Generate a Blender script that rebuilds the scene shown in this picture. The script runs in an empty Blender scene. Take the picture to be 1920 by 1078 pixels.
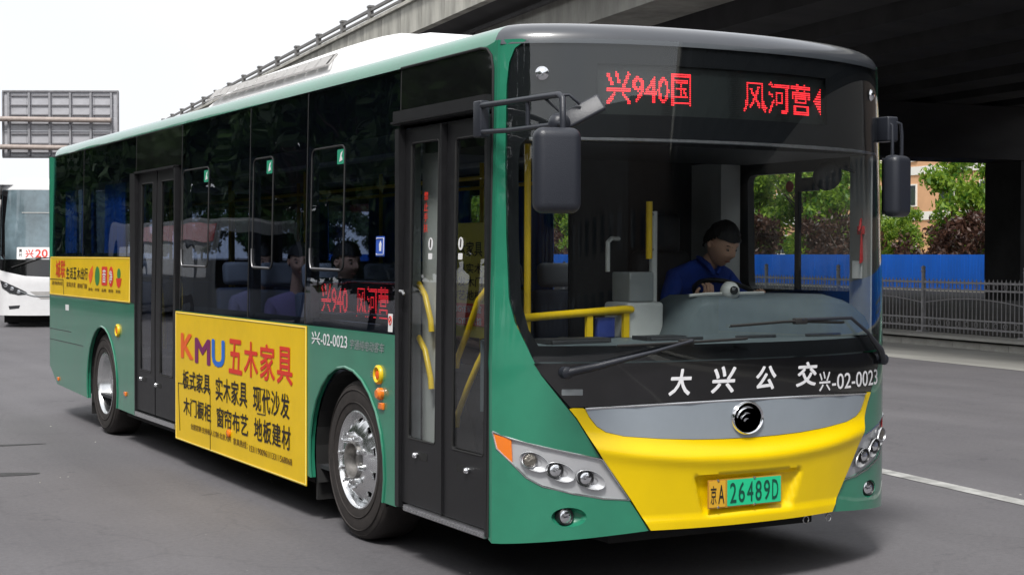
import bpy, bmesh, math, random
from math import sin, cos, pi, radians, sqrt, atan2, hypot
from mathutils import Vector, Matrix
from mathutils.geometry import delaunay_2d_cdt

S = bpy.context.scene
COL = S.collection
# ------------------------------------------------------------------ camera, sky, sun, exposure
CAM = Vector((-3.555, -6.179, 1.708))
yaw, pit, rol = radians(29.04), radians(-1.22), radians(0.128)
fw = Vector((sin(yaw) * cos(pit), cos(yaw) * cos(pit), sin(pit)))
rt = Vector((cos(yaw), -sin(yaw), 0)); up = rt.cross(fw)
rt, up = cos(rol) * rt + sin(rol) * up, -sin(rol) * rt + cos(rol) * up
cd = bpy.data.cameras.new('camera'); cam = bpy.data.objects.new('camera', cd); COL.objects.link(cam)
cam.matrix_world = Matrix(((rt.x, up.x, -fw.x, CAM.x), (rt.y, up.y, -fw.y, CAM.y), (rt.z, up.z, -fw.z, CAM.z), (0, 0, 0, 1)))
cd.sensor_width = 36; cd.lens = 2835 / 1920 * 36; cd.clip_start = 0.1; cd.clip_end = 1500
S.camera = cam

SUN_EL, SUN_AZ = radians(56), radians(222)      # azimuth clockwise from +Y
SKY_STRENGTH = 0.095
w = bpy.data.worlds.new('World'); S.world = w; w.use_nodes = True
nt = w.node_tree; nt.nodes.clear()
sky = nt.nodes.new('ShaderNodeTexSky'); sky.sky_type = 'NISHITA'; sky.sun_disc = False
sky.sun_elevation = SUN_EL; sky.sun_rotation = SUN_AZ; sky.air_density = 1.0; sky.dust_density = 4.0; sky.ozone_density = 1.0
mixn = nt.nodes.new('ShaderNodeMix'); mixn.data_type = 'RGBA'; mixn.inputs[0].default_value = 0.86
tc = nt.nodes.new('ShaderNodeTexCoord'); nz = nt.nodes.new('ShaderNodeTexNoise'); nz.inputs['Scale'].default_value = 2.2
nz.inputs['Detail'].default_value = 4
cr = nt.nodes.new('ShaderNodeValToRGB'); cr.color_ramp.elements[0].color = (11.4, 11.7, 12.3, 1); cr.color_ramp.elements[1].color = (12.8, 12.8, 12.8, 1)
cr.color_ramp.elements[0].position = .35; cr.color_ramp.elements[1].position = .7
bg = nt.nodes.new('ShaderNodeBackground'); bg.inputs[1].default_value = SKY_STRENGTH
wo = nt.nodes.new('ShaderNodeOutputWorld')
nt.links.new(tc.outputs['Generated'], nz.inputs['Vector']); nt.links.new(nz.outputs['Fac'], cr.inputs[0])
nt.links.new(sky.outputs[0], mixn.inputs[6]); nt.links.new(cr.outputs[0], mixn.inputs[7])
nt.links.new(mixn.outputs[2], bg.inputs[0]); nt.links.new(bg.outputs[0], wo.inputs[0])
sd = bpy.data.lights.new('sun', 'SUN'); sd.energy = 3.8; sd.angle = radians(12); sd.color = (1, .975, .94)
sun = bpy.data.objects.new('sun', sd); COL.objects.link(sun)
sv = Vector((sin(SUN_AZ) * cos(SUN_EL), cos(SUN_AZ) * cos(SUN_EL), sin(SUN_EL)))
sun.rotation_euler = (-sv).to_track_quat('-Z', 'Y').to_euler(); sun.location = (0, 0, 30)
S.view_settings.view_transform = 'Standard'; S.view_settings.look = 'None'
S.view_settings.exposure = 0.0; S.view_settings.gamma = 1.0; S.view_settings.use_curve_mapping = False
S.render.engine = 'CYCLES'
cy = S.cycles
cy.use_denoising = True; cy.max_bounces = 10; cy.transparent_max_bounces = 40; cy.glossy_bounces = 5; cy.diffuse_bounces = 3
cy.transmission_bounces = 6; cy.caustics_reflective = False; cy.caustics_refractive = False; cy.sample_clamp_indirect = 6

# ------------------------------------------------------------------ materials
MT = {}
def mat(name, col=(.5, .5, .5), rough=.5, metal=0., coat=0., spec=.5, emit=None, est=1., var=0., vscale=8., bump=0., bscale=60., ior=1.5, coatr=.03, rvar=0., col2=None, stretch=None):
    m = bpy.data.materials.new(name); m.use_nodes = True; MT[name] = m
    t = m.node_tree; b = t.nodes['Principled BSDF']
    b.inputs['Base Color'].default_value = (*col, 1); b.inputs['Roughness'].default_value = rough
    b.inputs['Metallic'].default_value = metal; b.inputs['Coat Weight'].default_value = coat
    b.inputs['Coat Roughness'].default_value = coatr; b.inputs['Specular IOR Level'].default_value = spec; b.inputs['IOR'].default_value = ior
    if emit: b.inputs['Emission Color'].default_value = (*emit, 1); b.inputs['Emission Strength'].default_value = est
    if var or bump or rvar:
        c = t.nodes.new('ShaderNodeTexCoord'); src = c.outputs['Object']
        if stretch:
            mp = t.nodes.new('ShaderNodeMapping'); mp.inputs['Scale'].default_value = stretch; t.links.new(src, mp.inputs[0]); src = mp.outputs[0]
    if var or rvar:
        n = t.nodes.new('ShaderNodeTexNoise'); n.inputs['Scale'].default_value = vscale; n.inputs['Detail'].default_value = 6; n.inputs['Roughness'].default_value = .65
        t.links.new(src, n.inputs['Vector'])
        if var:
            r = t.nodes.new('ShaderNodeValToRGB'); c2 = col2 or tuple(x * (1 - var) for x in col)
            r.color_ramp.elements[0].position = .35; r.color_ramp.elements[1].position = .65
            r.color_ramp.elements[0].color = (*c2, 1); r.color_ramp.elements[1].color = (*(min(1, x * (1 + var * .35)) for x in col), 1)
            t.links.new(n.outputs['Fac'], r.inputs[0]); t.links.new(r.outputs[0], b.inputs['Base Color'])
        if rvar:
            mr = t.nodes.new('ShaderNodeMapRange'); mr.inputs[3].default_value = max(0, rough - rvar); mr.inputs[4].default_value = rough + rvar
            t.links.new(n.outputs['Fac'], mr.inputs[0]); t.links.new(mr.outputs[0], b.inputs['Roughness'])
    if bump:
        n2 = t.nodes.new('ShaderNodeTexNoise'); n2.inputs['Scale'].default_value = bscale; n2.inputs['Detail'].default_value = 4
        bp = t.nodes.new('ShaderNodeBump'); bp.inputs['Strength'].default_value = bump; bp.inputs['Distance'].default_value = .02
        t.links.new(src, n2.inputs['Vector']); t.links.new(n2.outputs['Fac'], bp.inputs['Height']); t.links.new(bp.outputs[0], b.inputs['Normal'])
        if coat: t.links.new(bp.outputs[0], b.inputs['Coat Normal'])
    return m

def glass(name, tint, ior=1.5, wav=.02, wscale=2.5, dist=.02):
    m = bpy.data.materials.new(name); m.use_nodes = True; MT[name] = m
    t = m.node_tree; t.nodes.clear()
    N = t.nodes.new; L = t.links.new
    o = N('ShaderNodeOutputMaterial'); mx = N('ShaderNodeMixShader'); g = N('ShaderNodeNewGeometry'); dt = N('ShaderNodeVectorMath'); dt.operation = 'DOT_PRODUCT'
    L(g.outputs['Incoming'], dt.inputs[0]); L(g.outputs['Normal'], dt.inputs[1])
    def mth(op, x, y=None, cl=False):
        q = N('ShaderNodeMath'); q.operation = op; q.use_clamp = cl
        if hasattr(x, 'links'): L(x, q.inputs[0])
        else: q.inputs[0].default_value = x
        if y is not None:
            if hasattr(y, 'links'): L(y, q.inputs[1])
            else: q.inputs[1].default_value = y
        return q.outputs[0]
    f0 = ((ior - 1) / (ior + 1)) ** 2
    F_ = mth('ADD', mth('MULTIPLY', mth('POWER', mth('SUBTRACT', 1., mth('ABSOLUTE', dt.outputs['Value'])), 5.), 1 - f0), f0, True)
    tr = N('ShaderNodeBsdfTransparent'); tr.inputs[0].default_value = (*tint, 1)
    gl = N('ShaderNodeBsdfGlossy'); gl.inputs['Roughness'].default_value = 0.0; gl.inputs[0].default_value = (1, 1, 1, 1)
    if wav:
        c = N('ShaderNodeTexCoord'); n = N('ShaderNodeTexNoise'); n.inputs['Scale'].default_value = wscale; n.inputs['Detail'].default_value = 0
        bp = N('ShaderNodeBump'); bp.inputs['Strength'].default_value = wav; bp.inputs['Distance'].default_value = dist
        L(c.outputs['Object'], n.inputs['Vector']); L(n.outputs['Fac'], bp.inputs['Height']); L(bp.outputs[0], gl.inputs['Normal'])
    L(F_, mx.inputs[0]); L(tr.outputs[0], mx.inputs[1]); L(gl.outputs[0], mx.inputs[2]); L(mx.outputs[0], o.inputs[0])
    return m

GREEN = mat('green_paint', (.022, .215, .125), .32, coat=1, var=.12, vscale=3, bump=.012, bscale=3, rvar=.05)
YELL = mat('yellow_bumper_paint', (.84, .585, .0), .38, coat=.35, spec=.3, var=.05, vscale=3, rvar=.05, coatr=.15)
ADY = mat('yellow_vinyl', (.86, .56, .0), .42, coat=.25, spec=.3, var=.07, vscale=3, bump=.07, bscale=9, coatr=.2)
ADEDGE = mat('pale_yellow_edge', (.95, .8, .25), .5)
GREYCAP = mat('graphite_roof_paint', (.05, .055, .065), .3, coat=1, var=.08, vscale=4, coatr=.08)
WHITE = mat('white_roof_paint', (.9, .9, .9), .4, var=.06, vscale=2)
SLOT = mat('pale_grey_plastic', (.42, .41, .4), .6, var=.1)
BLACK = mat('black_gloss', (.006, .006, .007), .12, coat=1, var=.2)
FRIT = mat('black_glass_print', (.007, .008, .010), .6, spec=.15)
BLKM = mat('black_aluminium', (.012, .012, .0135), .42, var=.25, vscale=20, rvar=.08)
RUB = mat('black_rubber', (.012, .012, .012), .75, bump=.05)
TYRE = mat('tyre_rubber', (.028, .023, .021), .8, var=.35, vscale=14, bump=.15, bscale=90)
DARKUN = mat('dark_underbody', (.012, .012, .012), .8, var=.3)
ALU = mat('polished_aluminium', (.86, .87, .88), .24, metal=1, var=.05, vscale=6)
ALUD = mat('brushed_aluminium', (.5, .5, .52), .35, metal=1, var=.2, vscale=30)
CHROME = mat('chrome', (.85, .86, .88), .06, metal=1)
SILVER = mat('silver_paint', (.37, .42, .47), .36, metal=.35, coat=.7, var=.05, vscale=4, coatr=.1)
LAMPS = mat('silver_lamp_housing', (.62, .63, .65), .28, metal=.45, coat=.8)
AMBER = mat('amber_lens', (.85, .2, .01), .15, coat=1, bump=.1, bscale=120)
REDL = mat('red_lens', (.45, .02, .02), .2, coat=1)
LENS = mat('clear_lens', (.88, .9, .93), .06, metal=1, coat=1, bump=.25, bscale=38)
DIRTL = mat('grey_lens', (.22, .2, .17), .3, metal=.6, coat=1, bump=.5, bscale=70)
WTXT = mat('white_vinyl', (.82, .82, .84), .45)
GTXT = mat('grey_silver_vinyl', (.32, .36, .36), .45, metal=.2)
KRED = mat('red_vinyl', (.72, .04, .02), .45); KORG = mat('orange_vinyl', (.85, .13, .02), .45)
KPUR = mat('purple_vinyl', (.2, .015, .11), .45); KBLU = mat('blue_vinyl', (.02, .16, .62), .45)
KTXT = mat('black_vinyl', (.02, .012, .008), .5); KBRN = mat('brown_print', (.16, .08, .01), .5); KGRN = mat('leaf_green_vinyl', (.04, .22, .05), .5)
EMG = mat('green_sticker', (.02, .3, .17), .5); BLST = mat('blue_sticker', (.03, .1, .5), .5)
YTUBE = mat('yellow_powder_coat', (.78, .52, .01), .35, var=.08)
STEEL = mat('stainless_tube', (.55, .55, .55), .25, metal=1)
INT = mat('interior_grey_plastic', (.2, .22, .23), .55, var=.1); INTL = mat('interior_pale_lining', (.55, .56, .54), .55, var=.06)
INTD = mat('interior_dark', (.03, .032, .036), .6, var=.2); DASH = mat('dashboard_blue_grey', (.10, .125, .135), .5, var=.12, bump=.08, bscale=200)
SEATB = mat('seat_shell_blue_grey', (.05, .07, .12), .6); SEATH = mat('seat_headrest_grey', (.3, .32, .35), .6)
CURT = mat('blue_curtain', (.02, .15, .58), .85, var=.45, vscale=6, stretch=(1, 9, .3)); BLUES = mat('blue_polo_cotton', (.01, .045, .3), .9, var=.2)
SKIN = mat('skin', (.66, .40, .28), .5, var=.08); HAIR = mat('black_hair', (.006, .005, .005), .5, bump=.4, bscale=150)
MIRB = mat('mirror_housing_plastic', (.022, .025, .034), .38, bump=.12, bscale=220); MIRG = mat('mirror_glass', (.8, .8, .82), .02, metal=1)
LEDR = mat('led_red', (.3, .01, .01), .5, emit=(1, .03, .04), est=2.8); LEDP = mat('led_board', (.012, .016, .016), .45)
PLG = mat('plate_green', (.02, .58, .27), .4); PLY = mat('plate_yellow', (.72, .4, .03), .45); PLF = mat('plate_frame', (.5, .25, .03), .4)
GW = glass('clear_windscreen', (.93, .95, .95), 1.5, 0)
GT = glass('tinted_side_glass', (.60, .64, .71), 1.52, .07, 2.2)
GD = glass('door_glass', (.95, .97, .97), 1.5, 0)

# ------------------------------------------------------------------ object helpers
WP = {}
def link(o, parent, c):
    COL.objects.link(o)
    if parent is not None:
        o.parent = parent; o.location = c - WP[parent.name]
    else: o.location = c
    WP[o.name] = c.copy(); return o
def props(o, label=None, cat=None, group=None, kind=None):
    if label: o['label'] = label
    if cat: o['category'] = cat
    if group: o['group'] = group
    if kind: o['kind'] = kind
    return o
def empty(name, loc, label, cat, group=None):
    o = bpy.data.objects.new(name, None); o.empty_display_size = .3; link(o, None, Vector(loc)); return props(o, label, cat, group)

class MB:
    def __init__(s): s.v = []; s.f = []; s.m = []; s.mi = 0
    def add(s, vs, fs):
        n = len(s.v); s.v += [tuple(p) for p in vs]; s.f += [tuple(i + n for i in f) for f in fs]; s.m += [s.mi] * len(fs); return s
    def box(s, x0, x1, y0, y1, z0, z1, M=None):
        vs = [Vector((x, y, z)) for z in (z0, z1) for y in (y0, y1) for x in (x0, x1)]
        if M: vs = [M @ p for p in vs]
        return s.add(vs, [(0, 2, 3, 1), (4, 5, 7, 6), (0, 1, 5, 4), (2, 6, 7, 3), (0, 4, 6, 2), (1, 3, 7, 5)])
    def tube(s, pts, r, n=10, cap=True):
        pts = [Vector(p) for p in pts]; rs = r if isinstance(r, (list, tuple)) else [r] * len(pts)
        rings = []; a = None
        for i, p in enumerate(pts):
            d = (pts[min(i + 1, len(pts) - 1)] - pts[max(i - 1, 0)]).normalized()
            if a is None: a = d.orthogonal().normalized()
            else:
                a = a - d * a.dot(d)
                a = a.normalized() if a.length > 1e-4 else d.orthogonal().normalized()
            b = d.cross(a)
            rings.append([p + rs[i] * (cos(2 * pi * k / n) * a + sin(2 * pi * k / n) * b) for k in range(n)])
        vs = [p for R in rings for p in R]; fs = []
        for i in range(len(rings) - 1):
            for k in range(n): fs.append((i * n + k, i * n + (k + 1) % n, (i + 1) * n + (k + 1) % n, (i + 1) * n + k))
        if cap: fs.append(tuple(range(n))[::-1]); fs.append(tuple((len(rings) - 1) * n + k for k in range(n)))
        return s.add(vs, fs)
    def lathe(s, c, axis, prof, n=40, ang0=0):   # prof: list (radius, distance along axis)
        c = Vector(c); ax = Vector(axis).normalized(); a = ax.orthogonal().normalized(); b = ax.cross(a)
        vs = []; fs = []
        for (r_, h) in prof:
            for k in range(n):
                t = 2 * pi * k / n + ang0; vs.append(c + ax * h + r_ * (cos(t) * a + sin(t) * b))
        for i in range(len(prof) - 1):
            for k in range(n): fs.append((i * n + k, i * n + (k + 1) % n, (i + 1) * n + (k + 1) % n, (i + 1) * n + k))
        if prof[0][0] > 1e-5 : fs.append(tuple(range(n))[::-1]) if s.capl else None
        if prof[-1][0] > 1e-5: fs.append(tuple((len(prof) - 1) * n + k for k in range(n))) if s.capl else None
        return s.add(vs, fs)
    capl = True
    def prism(s, poly, fn, t0, t1):     # 2D poly extruded between parameter t0,t1 through fn(u,v,t)
        n = len(poly); vs = [fn(u, v, t0) for u, v in poly] + [fn(u, v, t1) for u, v in poly]
        return s.add(vs, [tuple(range(n))[::-1], tuple(range(n, 2 * n))] + [(i, (i + 1) % n, n + (i + 1) % n, n + i) for i in range(n)])
    def sheet(s, poly, fn, thick, holes=(), grid=.08, off=0.):
        vs2 = []; ed = []
        for lp in [poly] + list(holes):
            pts = []
            for i, (a, b) in enumerate(lp):
                a2, b2 = lp[(i + 1) % len(lp)]; L = hypot(a2 - a, b2 - b); k = max(1, int(L / grid + .5))
                for j in range(k): pts.append((a + (a2 - a) * j / k, b + (b2 - b) * j / k))
            n0 = len(vs2); vs2 += [Vector(p) for p in pts]; ed += [(n0 + i, n0 + (i + 1) % len(pts)) for i in range(len(pts))]
        def inside(x, y):
            c = False
            for lp in [poly] + list(holes):
                n = len(lp)
                for i in range(n):
                    x1, y1 = lp[i]; x2, y2 = lp[(i + 1) % n]
                    if (y1 > y) != (y2 > y) and x < (x2 - x1) * (y - y1) / (y2 - y1) + x1: c = not c
            return c
        us = [p[0] for p in poly]; ws = [p[1] for p in poly]
        nu = int((max(us) - min(us)) / grid); nw = int((max(ws) - min(ws)) / grid)
        for i in range(1, nu + 1):
            for j in range(1, nw + 1):
                x = min(us) + i * (max(us) - min(us)) / (nu + 1); y = min(ws) + j * (max(ws) - min(ws)) / (nw + 1)
                if inside(x, y): vs2.append(Vector((x, y)))
        V, E_, F, _, _, _ = delaunay_2d_cdt(vs2, ed, [], 0, 1e-5)
        F = [f for f in F if inside(sum(V[i][0] for i in f) / 3, sum(V[i][1] for i in f) / 3)]
        n = len(V); vs = [fn(p[0], p[1], off) for p in V]
        fs = [tuple(f) for f in F]
        if thick:
            vs += [fn(p[0], p[1], off - thick) for p in V]
            fs += [tuple(i + n for i in reversed(f)) for f in F]
            cnt = {}
            for f in F:
                for i in range(3):
                    e = (f[i], f[(i + 1) % 3]); cnt[e] = 1
            for (a, b) in cnt:
                if (b, a) not in cnt: fs.append((b, a, a + n, b + n))
        return s.add(vs, fs)
    def build(s, name, m, parent=None, smooth=35, flip=False, fixn=True, **k):
        ms = m if isinstance(m, (list, tuple)) else [m]
        xs = [p[0] for p in s.v]; ys = [p[1] for p in s.v]; zs = [p[2] for p in s.v]
        c = Vector(((min(xs) + max(xs)) / 2, (min(ys) + max(ys)) / 2, (min(zs) + max(zs)) / 2))
        if parent is None: c.z = min(zs)
        me = bpy.data.meshes.new(name)
        me.from_pydata([(p[0] - c.x, p[1] - c.y, p[2] - c.z) for p in s.v], [], s.f); me.update()
        for q in ms: me.materials.append(q)
        if len(ms) > 1: me.polygons.foreach_set('material_index', s.m)
        if fixn:
            bm = bmesh.new(); bm.from_mesh(me); bmesh.ops.recalc_face_normals(bm, faces=bm.faces); bm.to_mesh(me); bm.free()
        if smooth:
            me.shade_smooth(); me.set_sharp_from_angle(angle=radians(smooth))
        o = bpy.data.objects.new(name, me); link(o, parent, c); props(o, **k); return o

def copy_tree(o, parent=None):
    c = o.copy(); COL.objects.link(c)
    if parent is not None: c.parent = parent
    for ch in list(o.children): copy_tree(ch, c)
    return c

def rounded(x0, x1, y0, y1, r, n=5):
    pts = []
    for cx, cy_, a0 in ((x1 - r, y1 - r, 0), (x0 + r, y1 - r, pi / 2), (x0 + r, y0 + r, pi), (x1 - r, y0 + r, 1.5 * pi)):
        for i in range(n + 1): t = a0 + i * pi / 2 / n; pts.append((cx + r * cos(t), cy_ + r * sin(t)))
    return pts
def ellipse(cx, cy_, rx, ry, n=20, rot=0): return [(cx + rx * cos(2 * pi * i / n) * cos(rot) - ry * sin(2 * pi * i / n) * sin(rot), cy_ + rx * cos(2 * pi * i / n) * sin(rot) + ry * sin(2 * pi * i / n) * cos(rot)) for i in range(n)]
def rbox(mb, x0, x1, y0, y1, z0, z1, r=.02, M=None, seg=3):
    bm = bmesh.new(); bmesh.ops.create_cube(bm, size=1)
    bmesh.ops.scale(bm, vec=(x1 - x0, y1 - y0, z1 - z0), verts=bm.verts)
    bmesh.ops.translate(bm, vec=((x0 + x1) / 2, (y0 + y1) / 2, (z0 + z1) / 2), verts=bm.verts)
    bmesh.ops.bevel(bm, geom=bm.edges[:] + bm.verts[:], offset=r, segments=seg, affect='EDGES', profile=.5)
    bm.verts.index_update(); vs = [(M @ v.co if M else v.co.copy()) for v in bm.verts]; fs = [tuple(v.index for v in f.verts) for f in bm.faces]; bm.free()
    return mb.add(vs, fs)

# text -> 2D triangles (fitted to a w x h box), cached
TXC = {}
def textmesh(body, bold=0., shear=0.):
    k = (body, shear)
    if k in TXC: return TXC[k]
    c = bpy.data.curves.new('t', 'FONT'); c.body = body; c.offset = 0; c.shear = shear; c.resolution_u = 3; c.fill_mode = 'FRONT'
    o = bpy.data.objects.new('t', c); COL.objects.link(o); bpy.context.view_layer.update()
    me = bpy.data.meshes.new_from_object(o.evaluated_get(bpy.context.evaluated_depsgraph_get()))
    me.calc_loop_triangles()
    V = [(v.co.x, v.co.y) for v in me.vertices]; F = [tuple(t.vertices) for t in me.loop_triangles]
    bpy.data.objects.remove(o); bpy.data.curves.remove(c); bpy.data.meshes.remove(me)
    TXC[k] = (V, F); return TXC[k]
def text(mb, body, fn, x0, x1, y0, y1, bold=0., shear=0., th=.0015, off=.004):
    V, F = textmesh(body, bold, shear)
    xs = [p[0] for p in V]; ys = [p[1] for p in V]; a, b, c, d = min(xs), max(xs), min(ys), max(ys)
    e = bold * .55; ex = e * (x1 - x0) / (b - a); ey = e * (y1 - y0) / (d - c); x0 += ex; x1 -= ex; y0 += ey; y1 -= ey
    cop = [(0, 0)] if not bold else [(0, 0), (1, 0), (-1, 0), (0, 1), (0, -1), (.7, .7), (-.7, .7), (.7, -.7), (-.7, -.7)]
    for k, (dx, dy) in enumerate(cop):
        W2 = [(x0 + (x - a) / (b - a) * (x1 - x0) + dx * ex, y0 + (y - c) / (d - c) * (y1 - y0) + dy * ey) for x, y in V]
        mb.add([fn(u, v, off + k * .00012) for u, v in W2], list(F))
    return mb
def leds(mb, body, fn, x0, x1, y0, y1, cols, rows=16, off=.0, dot=(.40, .29)):
    V, F = textmesh(body)
    xs = [p[0] for p in V]; ys = [p[1] for p in V]; a, b, c, d = min(xs), max(xs), min(ys), max(ys)
    T = [[((V[i][0] - a) / (b - a) * cols, (V[i][1] - c) / (d - c) * rows) for i in f] for f in F]
    on = set()
    for t in T:
        (ax, ay), (bx, by), (cx, cy_) = t
        den = (by - cy_) * (ax - cx) + (cx - bx) * (ay - cy_)
        if abs(den) < 1e-9: continue
        for i in range(max(0, int(min(ax, bx, cx) - 1)), min(cols, int(max(ax, bx, cx) + 1))):
            for j in range(max(0, int(min(ay, by, cy_) - 1)), min(rows, int(max(ay, by, cy_) + 1))):
                for ox, oy in ((.5, .5), (.3, .5), (.7, .5), (.5, .3), (.5, .7)):
                    px, py = i + ox, j + oy
                    l1 = ((by - cy_) * (px - cx) + (cx - bx) * (py - cy_)) / den; l2 = ((cy_ - ay) * (px - cx) + (ax - cx) * (py - cy_)) / den
                    if l1 >= 0 and l2 >= 0 and l1 + l2 <= 1: on.add((i, j)); break
    cw = (x1 - x0) / cols; ch = (y1 - y0) / rows
    for (i, j) in sorted(on):
        x = x0 + (i + .5) * cw; y = y0 + (j + .5) * ch; rx = cw * dot[0]; ry = ch * dot[1]
        mb.add([fn(x - rx, y - ry, off), fn(x + rx, y - ry, off), fn(x + rx, y + ry, off), fn(x - rx, y + ry, off)], [(0, 1, 2, 3)])
    return mb

# ------------------------------------------------------------------ surroundings: road frame (7.5 deg off the bus)
AZ = radians(7.5); DR = Vector((sin(AZ), cos(AZ), 0)); LR = Vector((cos(AZ), -sin(AZ), 0)); O0 = Vector((CAM.x, CAM.y, 0))
def RL(a, l, z=0.): return O0 + DR * a + LR * l + Vector((0, 0, z))
MR = Matrix.Translation(O0) @ Matrix.Rotation(-AZ, 4, 'Z')     # local x = lateral, y = along

def asphalt():
    m = bpy.data.materials.new('asphalt'); m.use_nodes = True; t = m.node_tree; b = t.nodes['Principled BSDF']; N = t.nodes.new; L = t.links.new
    c = N('ShaderNodeTexCoord')
    def noise(sc, det=5, ro=.6, st=None):
        n = N('ShaderNodeTexNoise'); n.inputs['Scale'].default_value = sc; n.inputs['Detail'].default_value = det; n.inputs['Roughness'].default_value = ro
        if st:
            mp = N('ShaderNodeMapping'); mp.inputs['Scale'].default_value = st; mp.inputs['Rotation'].default_value = (0, 0, AZ); L(c.outputs['Object'], mp.inputs[0]); L(mp.outputs[0], n.inputs['Vector'])
        else: L(c.outputs['Object'], n.inputs['Vector'])
        return n.outputs['Fac']
    def ramp(src, p0, p1, c0, c1):
        r = N('ShaderNodeValToRGB'); r.color_ramp.elements[0].position = p0; r.color_ramp.elements[1].position = p1
        r.color_ramp.elements[0].color = (*c0, 1); r.color_ramp.elements[1].color = (*c1, 1); L(src, r.inputs[0]); return r.outputs[0]
    def mul(a, bb, f=1.):
        x = N('ShaderNodeMix'); x.data_type = 'RGBA'; x.blend_type = 'MULTIPLY'; x.inputs[0].default_value = f; L(a, x.inputs[6]); L(bb, x.inputs[7]); return x.outputs[2]
    base = ramp(noise(160, 3, .8), .3, .75, (.098, .094, .101), (.163, .158, .166))
    big = ramp(noise(.45, 6, .6), .3, .7, (.86, .86, .87), (1.09, 1.088, 1.08))
    lane = ramp(noise(1.1, 4, .6, (1, .06, 1)), .35, .7, (.88, .88, .88), (1.1, 1.1, 1.1))
    col = mul(mul(base, big), lane)
    mid = ramp(noise(28, 4, .7), .3, .7, (.86, .86, .86), (1.13, 1.13, 1.13)); col = mul(col, mid)
    st = ramp(noise(1.9, 6, .65), .62, .72, (1, 1, 1), (.72, .72, .73)); col = mul(col, st)
    vo = N('ShaderNodeTexVoronoi'); vo.feature = 'DISTANCE_TO_EDGE'; vo.inputs['Scale'].default_value = .33
    dn = N('ShaderNodeTexNoise'); dn.inputs['Scale'].default_value = 1.5; dn.inputs['Detail'].default_value = 6
    ad = N('ShaderNodeMix'); ad.data_type = 'RGBA'; ad.blend_type = 'ADD'; ad.inputs[0].default_value = .9
    L(c.outputs['Object'], dn.inputs['Vector']); L(c.outputs['Object'], ad.inputs[6]); L(dn.outputs['Color'], ad.inputs[7]); L(ad.outputs[2], vo.inputs['Vector'])
    ck = ramp(vo.outputs['Distance'], .0015, .006, (.6, .6, .6), (1, 1, 1))
    col = mul(col, ck, .3)
    sp = ramp(noise(30, 2, .4), .76, .8, (1, 1, 1), (2.3, 2.25, 2.1)); col = mul(col, sp, .8)
    dk = ramp(noise(3.2, 3, .5), .70, .73, (1, 1, 1), (.6, .6, .61)); col = mul(col, dk, .7)
    L(col, b.inputs['Base Color']); b.inputs['Roughness'].default_value = .78; b.inputs['Specular IOR Level'].default_value = .35
    bp = N('ShaderNodeBump'); bp.inputs['Strength'].default_value = .35; bp.inputs['Distance'].default_value = .006; L(noise(190, 3, .7), bp.inputs['Height']); L(bp.outputs[0], b.inputs['Normal'])
    return m
ASPH = asphalt()
PATCH = mat('old_asphalt_patch', (.045, .045, .047), .75, var=.3, vscale=20, bump=.3, bscale=150)
LINEP = mat('worn_white_line_paint', (.40, .40, .385), .75, var=.45, vscale=6)
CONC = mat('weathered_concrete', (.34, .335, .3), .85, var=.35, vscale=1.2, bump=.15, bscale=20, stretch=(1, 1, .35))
FASC = mat('pale_fascia_concrete', (.46, .45, .40), .85, var=.4, vscale=1.6, stretch=(1, 1, .25)); CONCD = mat('shaded_grey_concrete', (.055, .054, .055), .9, var=.35, vscale=.7, stretch=(.3, 1, 1))  # the shaded concrete's colour carries grime and the shade under the deck
GUT = mat('gutter_concrete', (.33, .325, .30), .85, var=.25, vscale=1.5, stretch=(1, .2, 1)); KERB = mat('kerb_stone', (.36, .35, .32), .85, var=.25, vscale=4)
SOIL = mat('verge_soil', (.05, .047, .04), .95, var=.4, vscale=3)
FENC = mat('grey_fence_paint', (.24, .235, .24), .5, var=.25, vscale=10); HOARD = mat('blue_hoarding_steel', (.008, .17, .80), .45, var=.15, vscale=.8, stretch=(1, 1, .3))
RAILM = mat('galvanised_rail', (.16, .155, .15), .55, var=.3)

def rect(mb, a0, a1, l0, l1, z):
    return mb.add([RL(a0, l0, z), RL(a0, l1, z), RL(a1, l1, z), RL(a1, l0, z)], [(0, 1, 2, 3)])
m_ = MB(); m_.add([(-500, -500, 0), (500, -500, 0), (500, 700, 0), (-500, 700, 0)], [(0, 1, 2, 3)]); m_.build('road', ASPH, smooth=0, kind='structure')
m_ = MB(); rect(m_, -40, 160, 15.35, 18.0, .004); m_.build('gutter_strip', GUT, smooth=0, kind='structure')
m_ = MB()
rect(m_, -30, 11.2, 7.06, 7.22, .004)
for k in range(8): rect(m_, 17 + k * 12, 23 + k * 12, 7.06, 7.22, .004)
props(m_.build('road_marking', LINEP, smooth=0), kind='structure')
m_ = MB()
for (a, l, sa, sl, rr) in ((12.3, .60, .10, .30, .2), (14.2, .50, .05, .6, .7)):
    m_.add([RL(a + sa * cos(t) * (1 + .2 * sin(3 * t + rr * 9)), l + sl * sin(t), .003) for t in [2 * pi * i / 18 for i in range(18)]], [tuple(range(18))])
m_.build('asphalt_patch', PATCH, smooth=0, kind='structure')
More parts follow.
